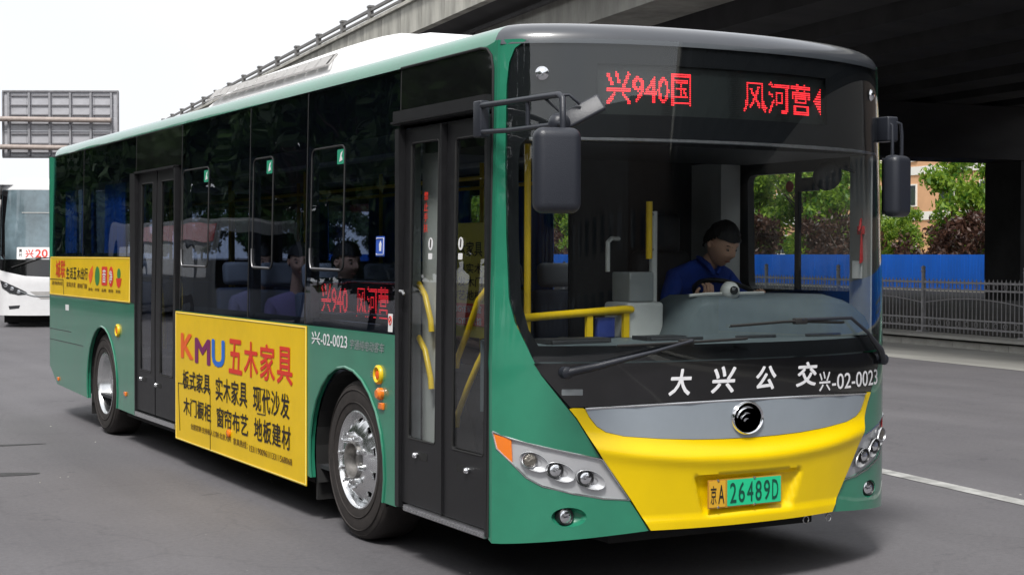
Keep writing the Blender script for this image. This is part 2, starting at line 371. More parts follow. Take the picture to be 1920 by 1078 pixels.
# raised verge with kerb blocks
vg = MB(); vg.box(18.28, 60, -40, 160, -.02, .17, MR); vg.build('verge', SOIL, smooth=0, kind='structure')
kb = MB(); kb.box(18.04, 18.27, -40, 160, -.02, .13, MR); kerb = kb.build('kerb_wall', MB and KERB, smooth=0, kind='structure')
kx = MB(); kx.box(-.035, .0, -.385, .385, 0, .12); k0 = None
for i in range(64):
    a = 8 + i * .78; p = RL(a, 18.035, .005)
    if k0 is None:
        me = bpy.data.meshes.new('kerb_block'); me.from_pydata(kx.v, [], kx.f); me.materials.append(KERB); k0 = me
    o = bpy.data.objects.new('kerb_block', k0); o.rotation_euler = (0, 0, -AZ); COL.objects.link(o); o.parent = kerb; o.location = p - WP[kerb.name]; WP[o.name] = p
kc = MB(); kc.box(17.9, 18.6, -40, 160, .17, .225, MR); kc.build('kerb_coping', GUT, kerb, smooth=0)

# ------------------------------------------------------------------ picket fence on the kerb
fence = empty('picket_fence', RL(16, 18.45, .22), 'grey ornamental iron picket fence along the kerb beneath the bridge', 'fence')
FZ = .225
def fcyl(a, l, z0, z1, r_, n=6, tip=False):
    p = [RL(a, l, z0), RL(a, l, z1)]; rs = [r_, r_]
    if tip: p += [RL(a, l, z1 + .02), RL(a, l, z1 + .08)]; rs += [r_ * 1.7, r_ * .1]
    return p, rs
pm = MB(); P, R_ = fcyl(0, 0, .02, .98, .012, 6, True); P = [p - RL(0, 0, 0) for p in P]; pm.tube(P, R_, 6)
pme = bpy.data.meshes.new('picket'); pme.from_pydata(pm.v, [], pm.f); pme.materials.append(FENC)
a0, a1, pitch = 12.0, 44.0, .118
n = 0; rest = MB()
i = 0
while a0 + i * pitch < a1:
    a = a0 + i * pitch; i += 1
    if n < 272:
        o = bpy.data.objects.new('picket', pme); COL.objects.link(o); o.parent = fence; o.location = RL(a, 18.45, FZ) - WP[fence.name]; n += 1
farp = MB()
while a0 + i * pitch < 95:
    a = a0 + i * pitch; i += 1
    q = [RL(a, 18.45, FZ + .02), RL(a, 18.45, FZ + 1.05)]; farp.tube(q, .012, 4)
farp.build('picket_run', FENC, fence, smooth=0, kind='stuff')
for z, th in ((.12, .018), (.28, .016), (.84, .016), (.98, .018)):
    b = MB(); b.box(18.45 - th, 18.45 + th, a0, 95, FZ + z - th, FZ + z + th, MR); b.build('fence_rail', FENC, fence, smooth=0)
for k in range(28):
    a = 12.9 + k * 2.95
    b = MB(); b.tube([RL(a, 18.45, FZ), RL(a, 18.45, FZ + 1.17), RL(a, 18.45, FZ + 1.19), RL(a, 18.45, FZ + 1.22), RL(a, 18.45, FZ + 1.27), RL(a, 18.45, FZ + 1.30)], [.04, .04, .055, .035, .05, .01], 10)
    b.box(18.45 - .09, 18.45 + .09, a - .09, a + .09, FZ, FZ + .03, MR)
    b.build('fence_post', FENC, fence)
    if k < 14:
        arc = MB(); arc.tube([RL(a + .06 + j * 2.83 / 16, 18.45, FZ + .58 + .1 * sin(pi * j / 16)) for j in range(17)], .012, 6); arc.build('fence_scroll', FENC, fence)
        rs = MB()
        for j in range(10):
            cc = a + .25 + j * .275
            for zz in (.2, .91):
                rs.tube([RL(cc + .05 * cos(t), 18.45, FZ + zz + .05 * sin(t)) for t in [2 * pi * q / 10 for q in range(11)]], .007, 4)
        rs.build('fence_ring_row', FENC, fence)

# ------------------------------------------------------------------ blue hoarding, far building
ho = empty('blue_hoarding', RL(60, 42, 0), 'bright blue steel site hoarding beyond the bridge piers', 'hoarding')
hp = MB(); hp.box(-.02, .02, -.985, .985, .25, 1.78); hp.box(-.035, -.02, -.99, -.93, .25, 1.78)
for k in range(9): hp.box(-.03, -.02, -.85 + k * .2, -.82 + k * .2, .3, 1.76)
hme = bpy.data.meshes.new('hoarding_panel'); hme.from_pydata(hp.v, [], hp.f); hme.materials.append(HOARD)
for i in range(64):
    o = bpy.data.objects.new('hoarding_panel', hme); COL.objects.link(o); o.parent = ho; o.rotation_euler = (0, 0, -AZ); o.location = RL(34 + i * 2, 42, .0) - WP[ho.name]
PALE = mat('pale_plinth', (.6, .58, .52), .8, var=.2)
b = MB(); b.box(41.98, 42.02, -70, 32.9, .25, 1.78, MR); b.build('hoarding_run', HOARD, ho, smooth=0)  # unseen stretch added to darken the right edge of the windscreen reflection
b = MB(); b.box(41.9, 42.1, -70, 162, 0, .24, MR); b.build('plinth', PALE, ho, smooth=0)
b = MB(); b.box(43.5, 75, -40, 160, .171, .18, MR); b.build('lot', mat('pale_dry_ground', (.4, .36, .28), .9, var=.3, vscale=.5), smooth=0, kind='structure')

OCH = mat('ochre_render', (.62, .36, .2), .85, var=.12, vscale=.6); WBAND = mat('white_band_render', (.75, .74, .7), .8); WIN = mat('far_window_glass', (.04, .05, .06), .1, coat=1)
bl = empty('ochre_building', RL(82, 66, 0), 'ochre rendered building with white floor bands behind the trees', 'building')
b = MB(); b.box(62, 74, 58, 112, 0, 15, MR); b.build('wall', OCH, bl, smooth=0)
for z in (4.1, 7.1, 10.1, 13.1):
    b = MB(); b.box(61.93, 61.998, 57.9, 112.1, z, z + .55, MR); b.build('floor_band', WBAND, bl, smooth=0)
for z in (1.8, 5.0, 8.0, 11.0):
    for k in range(13):
        a = 60.5 + k * 4
        f = MB(); f.box(61.9, 61.996, a - .8, a + .8, z, z + 1.5, MR); f = f.build('window', WBAND, bl, smooth=0)
        g = MB(); g.box(61.88, 61.899, a - .7, a - .03, z + .1, z + 1.4, MR); g.box(61.88, 61.899, a + .03, a + .7, z + .1, z + 1.4, MR); g.build('pane', WIN, f, smooth=0)
bt = empty('beige_slab_block', RL(120, 80, 0), 'pale beige slab block far behind the trees', 'building')
b = MB(); b.box(70, 84, 118, 190, 0, 16, MR); b.build('wall', mat('beige_render', (.6, .55, .47), .85, var=.1, vscale=.5), bt, smooth=0)
for z in (2, 5.2, 8.4, 11.6):
    for k in range(12):
        g = MB(); g.box(69.9, 69.997, 120 + k * 6, 122.4 + k * 6, z, z + 1.6, MR); g.build('window', WIN, bt, smooth=0)

# ------------------------------------------------------------------ trees
BARK = mat('bark', (.09, .07, .055), .9, var=.4, vscale=5, bump=.4, bscale=12)
def leafmat(name, c, c2, tr=.35):
    m = bpy.data.materials.new(name); m.use_nodes = True; t = m.node_tree; t.nodes.clear(); N = t.nodes.new; L = t.links.new
    g = N('ShaderNodeNewGeometry'); r = N('ShaderNodeValToRGB'); r.color_ramp.elements[0].color = (*c2, 1); r.color_ramp.elements[1].color = (*c, 1)
    L(g.outputs['Random Per Island'], r.inputs[0]); d = N('ShaderNodeBsdfPrincipled'); d.inputs['Roughness'].default_value = .5
    tl = N('ShaderNodeBsdfTranslucent'); mx = N('ShaderNodeMixShader'); mx.inputs[0].default_value = tr; o = N('ShaderNodeOutputMaterial')
    L(r.outputs[0], d.inputs['Base Color']); L(r.outputs[0], tl.inputs[0]); L(d.outputs[0], mx.inputs[1]); L(tl.outputs[0], mx.inputs[2]); L(mx.outputs[0], o.inputs[0]); return m
LG = leafmat('fresh_green_leaf', (.32, .46, .045), (.055, .16, .018), .45); LD = leafmat('dark_green_leaf', (.045, .1, .02), (.014, .04, .01), .2); LR_ = leafmat('purple_plum_leaf', (.11, .05, .03), (.028, .012, .010), .3)
def tree_meshes(seed, H, R, leaf, mleaf, n, low=.35, clumps=26):
    rnd = random.Random(seed)
    tk = MB(); th = H * .62
    tk.tube([(rnd.uniform(-.1, .1) * i, rnd.uniform(-.1, .1) * i, th * i / 6) for i in range(7)], [.16 - .018 * i for i in range(7)], 8)
    cl = []
    for i in range(clumps):
        t = rnd.uniform(0, 2 * pi); zz = rnd.uniform(low, .97); prof = sqrt(max(.05, 1 - ((zz - .62) / .45) ** 2))
        rr = R * prof * sqrt(rnd.uniform(.08, 1)); p = Vector((rr * cos(t), rr * sin(t), zz * H)); cl.append((p, rnd.uniform(.28, .5) * R * .8))
        q = Vector((0, 0, min(th * .95, H * rnd.uniform(.3, .55)))); mid = (p + q) / 2 + Vector((0, 0, -.1)); tk.tube([q, mid, p], [.06, .035, .012], 5, False)
    vs = []; fs = []
    for i in range(n):
        p, r_ = cl[i % clumps]; d = Vector((rnd.gauss(0, 1), rnd.gauss(0, 1), rnd.gauss(0, .75))); d = d / max(d.length, .01) * r_ * rnd.uniform(.35, 1.1)
        c = p + d; a = Vector((rnd.gauss(0, 1), rnd.gauss(0, 1), rnd.gauss(0, .5))).normalized(); b_ = a.orthogonal().normalized(); b_ = (Matrix.Rotation(rnd.uniform(0, 6.28), 3, a) @ b_); e = a.cross(b_)
        s = leaf * rnd.uniform(.6, 1.3); k = len(vs)
        vs += [c - b_ * s, c + e * s * .45, c + b_ * s, c - e * s * .45]; fs.append((k, k + 1, k + 2, k + 3))
    m1 = bpy.data.meshes.new('trunk'); m1.from_pydata([tuple(v) for v in tk.v], [], tk.f); m1.materials.append(BARK); m1.shade_smooth()
    m2 = bpy.data.meshes.new('crown'); m2.from_pydata([tuple(v) for v in vs], [], fs); m2.materials.append(mleaf)
    return m1, m2
TV = {'g0': tree_meshes(1, 9, 2.9, .17, LG, 9000, .25, 34), 'g1': tree_meshes(2, 7.5, 2.6, .17, LG, 8000, .22, 30), 'r0': tree_meshes(3, 4.0, 1.9, .15, LR_, 2400, .3, 20),
      'r1': tree_meshes(4, 3.6, 2.1, .15, LR_, 2200, .3, 18), 'd0': tree_meshes(5, 12, 3.6, .28, LD, 9000, .2, 34), 'd1': tree_meshes(6, 10, 3.4, .28, LD, 8000, .18, 30)}
def tree(kind, p, sc, rz, name, label, group=None, zs=1.):
    e = empty(name, p, label, 'tree', group); e.rotation_euler = (0, 0, rz); e.scale = (sc, sc, sc * zs)
    for nm, me in zip(('trunk', 'crown'), TV[kind]):
        o = bpy.data.objects.new(nm, me); COL.objects.link(o); o.parent = e
    return e
rnd = random.Random(11)
ORD = 'first second third fourth fifth sixth seventh eighth ninth tenth eleventh twelfth thirteenth fourteenth fifteenth sixteenth seventeenth eighteenth nineteenth twentieth'.split()
ORD += ['twenty ' + o for o in ORD[:9]] + ['thirtieth'] + ['thirty ' + o for o in ORD[:9]]
GT_ = [(46, 48.5, 'g0', .9), (50.5, 47, 'g1', .92), (54.5, 48.5, 'g0', .62), (57.3, 47.5, 'g1', .70), (59.6, 47.5, 'g1', .9), (65.6, 47.5, 'g0', .44), (69, 48.5, 'g0', .50), (72.5, 48.5, 'g1', .95), (76.5, 48.5, 'g0', .95), (81, 48, 'g1', .95),
       (86, 49, 'g0', .8), (92, 48, 'g1', .95), (98, 49, 'g0', .8), (105, 48, 'g1', .9), (113, 49, 'g0', .85), (122, 48, 'g1', 1.), (132, 49, 'g0', .9), (143, 48, 'g1', 1.)]
for i, (a, l, k, sc) in enumerate(GT_):
    tree(k, RL(a, l, .1), sc, rnd.uniform(0, 6), 'street_tree', 'green leafy tree above the blue hoarding, %s counted leftwards from right frame edge' % ORD[i], 'green trees above the blue hoarding')
for j in range(26):
    if j % 3 == 2: continue
    a = 47.5 + j * 3.1 + rnd.uniform(-.5, .5)
    tree('r0' if j % 2 else 'r1', RL(a, 44.3 + rnd.uniform(0, 1), .1), rnd.uniform(.78, .98), rnd.uniform(0, 6), 'plum_tree', 'dark purple plum tree over the hoarding, %s counted leftwards from the pier' % ORD[j], 'purple plum trees over the hoarding')
for j in range(20):      # closes the view at the end of the road and beside the road behind the camera
    if 6 < j < 9: continue
    if j < 20: p = RL(235 + rnd.uniform(0, 12), -40 + j * 7.5)
    else: p = RL(-62 + (j - 20) * 7.4, 47 + rnd.uniform(0, 3))
    tree('d0' if j % 2 else 'd1', p, rnd.uniform(.85, 1.1) * (1.25 if j < 20 else .95), rnd.uniform(0, 6), 'distant_tree', 'dark tree in the distant belt closing the view beyond the bus', 'distant tree belt')
# the tree lined far side of the road, mirrored in the bus windows
for j in range(26):
    a = -14 + j * 4.6; tree('d0' if j % 2 else 'd1', RL(a, -15.5 - rnd.uniform(0, 3), 0), rnd.uniform(.85, 1.15), rnd.uniform(0, 6), 'roadside_tree', 'dark evergreen roadside tree in the row across the road left of the bus', 'roadside trees across the road left of the bus')
tree('d1', (.2, 42.5, 0), .62, 1., 'dark_tree', 'dark tree behind the white coach at the left edge', None)

# ------------------------------------------------------------------ elevated bridge
BZ = 8.0; BL = 13.1; BR_ = 38.2; A0, A1 = -8, 170
br = empty('elevated_road_bridge', RL(30, 27, 0), 'dark concrete elevated road bridge overhead with pale parapet and steel railing', 'bridge')
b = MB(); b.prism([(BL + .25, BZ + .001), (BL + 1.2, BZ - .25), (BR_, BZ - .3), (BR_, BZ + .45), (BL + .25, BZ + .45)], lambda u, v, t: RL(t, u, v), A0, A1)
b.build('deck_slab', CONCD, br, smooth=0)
pan = MB(); pan.prism([(BL, BZ - .02), (BL + .24, BZ - .02), (BL + .24, BZ + .82), (BL, BZ + .82)], lambda u, v, t: RL(t, u, v), -.965, .965)
c0 = RL(0, 0, 0); pme = bpy.data.meshes.new('parapet_panel'); cen = RL(0, BL + .12, BZ + .4); pme.from_pydata([tuple(Vector(v) - cen) for v in pan.v], [], pan.f); pme.materials.append(FASC)
for i in range(66):
    a = 2 + i * 1.95; o = bpy.data.objects.new('parapet_panel', pme); COL.objects.link(o); o.parent = br; o.location = RL(a, BL + .12 + (.006 if i % 2 else 0), BZ + .4) - WP[br.name]
for (q0, q1) in ((A0, .9), (131, A1)):
    b = MB(); b.box(BL, BL + .24, q0, q1, BZ - .02, BZ + .82, MR); b.build('parapet', FASC, br, smooth=0)
b = MB(); b.box(BL - .09, BL + .32, A0, A1, BZ + .83, BZ + .93, MR); b.build('parapet_coping', FASC, br, smooth=0)
b = MB(); b.box(BR_ - .3, BR_, A0, A1, BZ + .46, BZ + 1.3, MR); b.build('parapet', FASC, br, smooth=0)
pst = MB(); pst.box(-.07, .07, -.11, .11, 0, .5); pst.box(-.11, .09, -.15, .15, .0, .05); pst.box(-.09, .09, -.13, .13, .44, .5)
pstm = bpy.data.meshes.new('railing_post'); pstm.from_pydata(pst.v, [], pst.f); pstm.materials.append(RAILM)
for i in range(50):
    o = bpy.data.objects.new('railing_post', pstm); COL.objects.link(o); o.parent = br; o.rotation_euler = (0, 0, -AZ); o.location = RL(3.2 + i * 3.25, BL + .1, BZ + .93) - WP[br.name]
for z, th in ((.36, .045), (.17, .03)):
    b = MB(); b.box(BL + .06, BL + .14, A0, A1, BZ + .93 + z - th, BZ + .93 + z + th, MR); b.build('guard_rail', RAILM, br, smooth=0)
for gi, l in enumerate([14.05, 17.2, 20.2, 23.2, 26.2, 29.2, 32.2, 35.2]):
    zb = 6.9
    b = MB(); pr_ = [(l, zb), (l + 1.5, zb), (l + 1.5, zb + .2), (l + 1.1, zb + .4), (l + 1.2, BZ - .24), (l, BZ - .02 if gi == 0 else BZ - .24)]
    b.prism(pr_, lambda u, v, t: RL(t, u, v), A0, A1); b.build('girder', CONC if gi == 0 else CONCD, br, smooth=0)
for k, a in enumerate((8.0, 42.5, 77.0, 111.5)):
    if a == 8.0: continue
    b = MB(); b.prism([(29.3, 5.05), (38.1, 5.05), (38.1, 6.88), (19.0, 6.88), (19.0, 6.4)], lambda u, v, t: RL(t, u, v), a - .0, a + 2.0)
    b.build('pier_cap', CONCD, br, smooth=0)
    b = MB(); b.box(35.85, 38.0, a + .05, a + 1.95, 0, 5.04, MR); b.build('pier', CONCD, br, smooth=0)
# unseen bend added to the viaduct behind the camera to shape the windscreen reflection
def BEND(u, v, t): return RL(t, u + .38 * max(0, A0 - t), v)
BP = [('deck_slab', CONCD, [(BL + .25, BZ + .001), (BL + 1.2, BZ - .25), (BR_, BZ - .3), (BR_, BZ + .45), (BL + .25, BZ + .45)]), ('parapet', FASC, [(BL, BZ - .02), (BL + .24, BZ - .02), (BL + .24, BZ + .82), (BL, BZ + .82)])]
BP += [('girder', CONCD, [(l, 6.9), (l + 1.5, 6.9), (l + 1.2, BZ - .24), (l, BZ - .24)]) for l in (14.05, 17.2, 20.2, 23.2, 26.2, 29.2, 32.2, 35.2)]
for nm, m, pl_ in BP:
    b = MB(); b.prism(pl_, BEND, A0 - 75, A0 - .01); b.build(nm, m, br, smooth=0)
# drain pipes and gutter on the outer soffit
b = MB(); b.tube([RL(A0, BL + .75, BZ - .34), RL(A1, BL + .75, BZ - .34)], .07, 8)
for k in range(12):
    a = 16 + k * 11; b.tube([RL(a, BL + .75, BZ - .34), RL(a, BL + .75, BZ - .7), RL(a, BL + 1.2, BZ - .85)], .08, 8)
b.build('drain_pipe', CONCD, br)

# ------------------------------------------------------------------ gantry sign (seen from behind)
SGB = mat('sign_back_aluminium', (.5, .5, .53), .5, metal=.3, var=.12, vscale=3); SGF = mat('sign_frame_steel', (.24, .235, .25), .5, var=.25); PIPE = mat('gantry_pipe_paint', (.36, .3, .27), .5, var=.2); RIB = mat('sign_rib_steel', (.3, .3, .32), .5, var=.2)
gs = empty('gantry_sign', (4.4, 46.6, 0), 'grey back of a gantry road sign on two brown pipes above the white coach', 'road sign')
g0 = Vector((6.07, 45.79, 0)); gx = Vector((3.31, -1.84, 0)).normalized(); gn = Vector((gx.y, -gx.x, 0)); 
def G(u, z, d=0.): return g0 + gx * u + Vector((0, 0, z)) + gn * d      # d>0 towards camera
def gbox(mb, u0, u1, z0, z1, d0, d1):
    vs = [G(u, z, d) for z in (z0, z1) for d in (d0, d1) for u in (u0, u1)]
    return mb.add(vs, [(0, 2, 3, 1), (4, 5, 7, 6), (0, 1, 5, 4), (2, 6, 7, 3), (0, 4, 6, 2), (1, 3, 7, 5)])
SW, Z0_, Z1_ = 3.75, 4.93, 7.06
for i in range(5):
    for j in range(5):
        b = MB(); gbox(b, i * SW / 5 + .004, (i + 1) * SW / 5 - .004, Z0_ + j * (Z1_ - Z0_) / 5 + .004, Z0_ + (j + 1) * (Z1_ - Z0_) / 5 - .004, -.03, 0); b.build('sign_panel', SGB, gs, smooth=0)
b = MB()
for u0, u1, z0, z1 in ((-.04, SW + .04, Z1_, Z1_ + .05), (-.04, SW + .04, Z0_ - .05, Z0_), (-.05, 0, Z0_, Z1_), (SW, SW + .05, Z0_, Z1_)): gbox(b, u0, u1, z0, z1, -.04, .06)
b.build('sign_frame', SGF, gs, smooth=0)
for k in range(6):
    u = .18 + k * (SW - .36) / 5; b = MB(); gbox(b, u - .035, u + .035, Z0_ + .03, Z1_ - .03, .004, .11); b.build('vertical_rib', RIB, gs, smooth=0)
for k in range(7):
    z = Z0_ + .12 + k * (Z1_ - Z0_ - .24) / 6
    for q in range(5):
        b = MB(); u = .18 + q * (SW - .36) / 5; gbox(b, u + .06, u + (SW - .36) / 5 - .06, z - .018, z + .018, .004, .05); b.build('horizontal_rib', SGF, gs, smooth=0)
b = MB(); b.tube([G(-2.2, 6.18, .22), G(SW - .15, 6.11, .22)], .085, 12); b.build('gantry_arm', PIPE, gs)
b = MB(); b.tube([G(-2.2, 5.26, .22), G(SW - .15, 5.19, .22)], .085, 12); b.build('gantry_arm', PIPE, gs)
b = MB(); b.tube([G(-2.2, 0, .22), G(-2.2, 6.6, .22)], .16, 14); b.build('gantry_post', PIPE, gs)

# ------------------------------------------------------------------ generic curved bus nose
class Nose:
    def __init__(s, W, D, a=2.2, b=1.5, lean=.03, inset=.02, z0=1.2, M=None):
        s.W, s.D, s.a, s.b, s.lean, s.ins, s.z0, s.M = W, D, a, b, lean, inset, z0, M
        s.pts = [(0., D)]; N = 400
        for i in range(1, N):
            q = -1 + 2 * i / N; q = (1 if q > 0 else -1) * (1 - (1 - abs(q)) ** 1.6); s.pts.append((W / 2 + q * W / 2, s.fy(q)))
        s.pts.append((W, D)); s.ac = [0.]
        for i in range(1, len(s.pts)): s.ac.append(s.ac[-1] + hypot(s.pts[i][0] - s.pts[i - 1][0], s.pts[i][1] - s.pts[i - 1][1]))
        s.L = s.ac[-1]
    def fy(s, q): q = min(1, abs(q)); return s.D * (1 - (1 - q ** s.a) ** (1 / s.b))
    def A(s, x):
        x = min(max(x, 0), s.W)
        for i in range(1, len(s.pts)):
            if s.pts[i][0] >= x:
                x0, x1 = s.pts[i - 1][0], s.pts[i][0]; return s.ac[i - 1] + (x - x0) / max(1e-9, x1 - x0) * (s.ac[i] - s.ac[i - 1])
        return s.L
    def xy(s, a):
        a = min(max(a, 0), s.L); lo, hi = 0, len(s.ac) - 1
        while hi - lo > 1:
            m = (lo + hi) // 2
            if s.ac[m] <= a: lo = m
            else: hi = m
        t = (a - s.ac[lo]) / max(1e-9, s.ac[hi] - s.ac[lo]); p, q = s.pts[lo], s.pts[hi]
        p0, q0 = s.pts[max(0, lo - 2)], s.pts[min(len(s.pts) - 1, hi + 2)]; dx, dy = q0[0] - p0[0], q0[1] - p0[1]; L = hypot(dx, dy)
        return p[0] + t * (q[0] - p[0]), p[1] + t * (q[1] - p[1]), dy / L, -dx / L      # point and outward normal
    def inset(s, z): return max(0., (z - s.z0) * s.ins)
    def at(s, a, z, off=0., disp=None):          # a = arclength
        x, y, nx, ny = s.xy(a)
        if disp: off = off + disp(x, z)
        x += nx * off; y += ny * off
        k = 1 - s.inset(z) / (s.W / 2); x = s.W / 2 + (x - s.W / 2) * k; y += s.lean * max(0, z - 1.1) / 1.6
        p = Vector((x, y, z)); return s.M @ p if s.M else p
    def poly(s, pts): return [(s.A(x), z) for x, z in pts]
    def X(s, x, z, off=0., disp=None): return s.at(s.A(x), z, off, disp)
def mirror(pts, W): return [(W - x, z) for x, z in reversed(pts)]

# ------------------------------------------------------------------ the city bus
BW = 2.55
NO = Nose(BW, .43)
bus = empty('city_bus', (1.275, 5.2, 0), 'green and yellow city bus with furniture advert and lit red route sign in the foreground', 'bus')
def SD(y, z, off=0.): return Vector((NO.inset(z) - off, y, z))        # near side
def SF(y, z, off=0.): return Vector((BW - NO.inset(z) + off, y, z))    # far side
def arch(yc, zc, r_, zb, n=16):    # points of the arch from rear to front
    t0 = math.asin((zb - zc) / r_)
    return [(yc + r_ * cos(t0 + (pi - 2 * t0) * i / n), zc + r_ * sin(t0 + (pi - 2 * t0) * i / n)) for i in range(n + 1)]
AF = arch(2.30, .45, .58, .29); AR = arch(8.235, .45, .575, .30)
# near side lower panels
b = MB(); b.sheet([(1.56, .29)] + AF[::-1] + [(5.82, .29), (5.82, 1.257), (1.56, 1.257)], SD, .03, grid=.15); b.build('side_panel', GREEN, bus)
rearp = [(7.07, .29)] + AR[::-1] + [(10.15, .335), (10.47, .50), (10.5, .6), (10.5, 1.68), (7.21, 1.68), (7.21, 1.28), (7.07, 1.28)]
b = MB(); b.sheet(rearp, SD, .03, grid=.15); b.build('side_panel', GREEN, bus)
b = MB(); b.box(-.006, .02, 7.065, 7.2, 1.285, 2.42); b.build('door_surround', BLKM, bus)
for P_ in (AF, AR):     # arch lip
    b = MB(); b.tube([SD(y, z, .002) for y, z in P_], .009, 6); b.build('wheel_arch_lip', GREEN, bus)
# wheel wells
for yc, r_ in ((2.30, .56), (8.235, .555)):
    b = MB(); n = 18; t0 = -.35; prof = [(yc + r_ * cos(t0 + (pi - 2 * t0) * i / n), .45 + r_ * sin(t0 + (pi - 2 * t0) * i / n)) for i in range(n + 1)]
    for i in range(n):
        (y0, z0), (y1, z1) = prof[i], prof[i + 1]; b.add([(.032, y0, z0), (.6, y0, z0), (.6, y1, z1), (.032, y1, z1)], [(0, 1, 2, 3)])
    b.add([(.6, y, z) for y, z in prof], [tuple(range(n + 1))]); b.build('wheel_well', DARKUN, bus, fixn=False)
b = MB(); b.box(.05, .30, 2.875, 2.9, .14, .62); b.build('mud_flap', RUB, bus)
b = MB(); b.box(.05, .30, 8.83, 8.85, .14, .5); b.build('mud_flap', RUB, bus)
b = MB(); b.box(.61, 1.94, .3, 10.4, .24, .34); b.box(.06, 2.49, .5, 1.66, .27, .34); b.box(.06, 2.49, 2.95, 7.55, .24, .34); b.box(.06, 2.49, 8.95, 10.1, .33, .36); b.box(.62, .75, 2.2, 2.4, .3, .55); b.box(.62, .8, 8.2, 8.4, .3, .6)
b.box(.9, 1.7, 1.9, 2.7, .2, .3); b.box(.8, 1.8, 7.9, 8.7, .2, .3)
b.build('chassis', DARKUN, bus, smooth=0)
# far side
def holes(*r): return [rounded(y0, y1, z0, z1, .05) for y0, y1, z0, z1 in r]
b = MB(); b.sheet([(.431, .29), (1.7, .29), (1.72, .6), (1.9, .9), (2.3, 1.02), (2.7, .9), (2.86, .6), (2.88, .29), (7.65, .29), (7.7, .7), (8.2, 1.02), (8.75, .75), (8.8, .33), (10.15, .335), (10.47, .5), (10.5, .6), (10.5, 1.25), (.431, 1.25)], SF, .03, grid=.3); b.build('side_panel', GREEN, bus)
FWIN = [(.60, 1.58, 1.50, 2.22), (1.98, 2.62, 1.30, 2.22), (2.76, 4.12, 1.30, 2.22), (4.22, 5.52, 1.30, 2.22), (5.62, 6.92, 1.30, 2.22), (7.02, 8.9, 1.6, 2.22), (9.0, 10.2, 1.6, 2.22)]
b = MB(); b.sheet([(.44, 1.252), (10.5, 1.252), (10.5, 2.752), (.44, 2.752)], SF, .05, holes=holes(*FWIN), grid=.25); b.build('window_surround', INTD, bus, smooth=0)
for y0, y1, z0, z1 in FWIN:
    b = MB(); b.sheet(rounded(y0 - .02, y1 + .02, z0 - .02, z1 + .02, .05), SF, .004, grid=.3, off=.003); b.build('far_window', GW if y1 < 4.2 else GT, bus)
b = MB(); b.box(2.47, 2.49, 1.06, 1.10, 1.5, 2.22); b.box(2.46, 2.475, 1.92, 1.97, 1.3, 2.3); b.build('window_divider', BLKM, bus)
b = MB(); b.box(2.3, 2.452, 1.62, 1.94, .9, 2.3); b.build('pillar_lining', INTL, bus, smooth=0)
b = MB(); b.sheet([(.34, 1.2), (.585, 1.2), (.585, 2.3), (.34, 2.3)], lambda y, z, o: Vector((2.455 - .25 * (.585 - y) - o, y, z)), .01, grid=.5); b.build('pillar_lining', INTL, bus, smooth=0)
# rear end
b = MB(); b.sheet([(.0, .5), (BW, .5), (BW, 2.75), (0, 2.75)], lambda u, v, o: Vector((u, 10.5 + o - .0, v)), .03, holes=[rounded(.3, 2.25, 1.6, 2.5, .08)], grid=.6); b.build('rear_panel', GREEN, bus)
b = MB(); b.box(.28, 2.27, 10.475, 10.48, 1.58, 2.52); b.build('rear_window', GT, bus)
b = MB(); b.box(.2, 2.35, 10.2, 10.46, .36, .6); b.build('rear_bumper', GREEN, bus)
# side windows (near side)
def spane(name, pts, m, off=.0, th=.005, par=bus): 
    b = MB(); b.sheet(pts, SD, th, grid=.3, off=off); return b.build(name, m, par)
g_ = .012
cuts = [(1.572, 2.975), (2.99, 4.08), (4.095, 5.72)]
for y0, y1 in cuts: spane('side_window', rounded(y0, y1, 1.262, 2.742, .025), GT)
spane('side_window', rounded(7.105, 9.035, 1.69, 2.742, .025), GT); spane('side_window', rounded(9.05, 10.40, 1.69, 2.742, .03), GT)
spane('quarter_panel', rounded(5.735, 7.09, 2.43, 2.742, .02), BLACK)
dp = rounded(.47, 1.557, 2.512, 2.745, .012); dp = [p for p in dp if not (p[0] < .485 and p[1] > 2.7)]
i0 = 0
dpp = [(1.557, 2.512), (1.557, 2.745), (.60, 2.745), (.54, 2.735), (.495, 2.70), (.475, 2.64), (.47, 2.512)]
spane('quarter_panel', dpp, BLACK)
b = MB(); b.tube([SD(y, z, .004) for y, z in [(1.557, 2.752), (.60, 2.752), (.535, 2.742), (.488, 2.705), (.466, 2.64), (.462, 2.512), (.462, .3)]], .007, 6); b.build('window_seal', RUB, bus)
for y in (1.5645, 2.9825, 4.0875, 9.0425, 7.097, 5.728):
    b = MB(); b.box(.0, .0, y - .004, y + .004, 0, 0); b = MB(); b.tube([SD(y, 1.265 if y < 6 else 1.69, -.004), SD(y, 2.742, -.004)], .006, 5); b.build('window_joint', RUB, bus)
b = MB(); b.sheet([(5.73, 2.752), (5.73, 2.742), (10.5, 2.742), (10.5, 2.752)], SD, .02, grid=.8); b.build('seal_strip', RUB, bus)
b = MB(); b.sheet([(10.405, 1.685), (10.5, 1.685), (10.5, 2.75), (10.42, 2.75), (10.405, 2.7)], SD, .03, grid=.5); b.build('corner_post', GREEN, bus)
# structure seen behind the side glass: duct above, pillars between
b = MB(); b.box(.055, .07, 1.6, 10.4, 2.40, 2.74); b.build('window_header_lining', FRIT, bus, smooth=0)
for y in (1.60, 2.98, 4.087, 5.70, 7.14, 9.04, 10.33):
    b = MB(); b.box(.03, .09, y - .035, y + .035, 1.27 if y < 6 else 1.69, 2.40); b.build('window_pillar', INTD, bus, smooth=0)
mat_rail = mat('dull_frame_metal', (.22, .22, .23), .4, metal=.6)
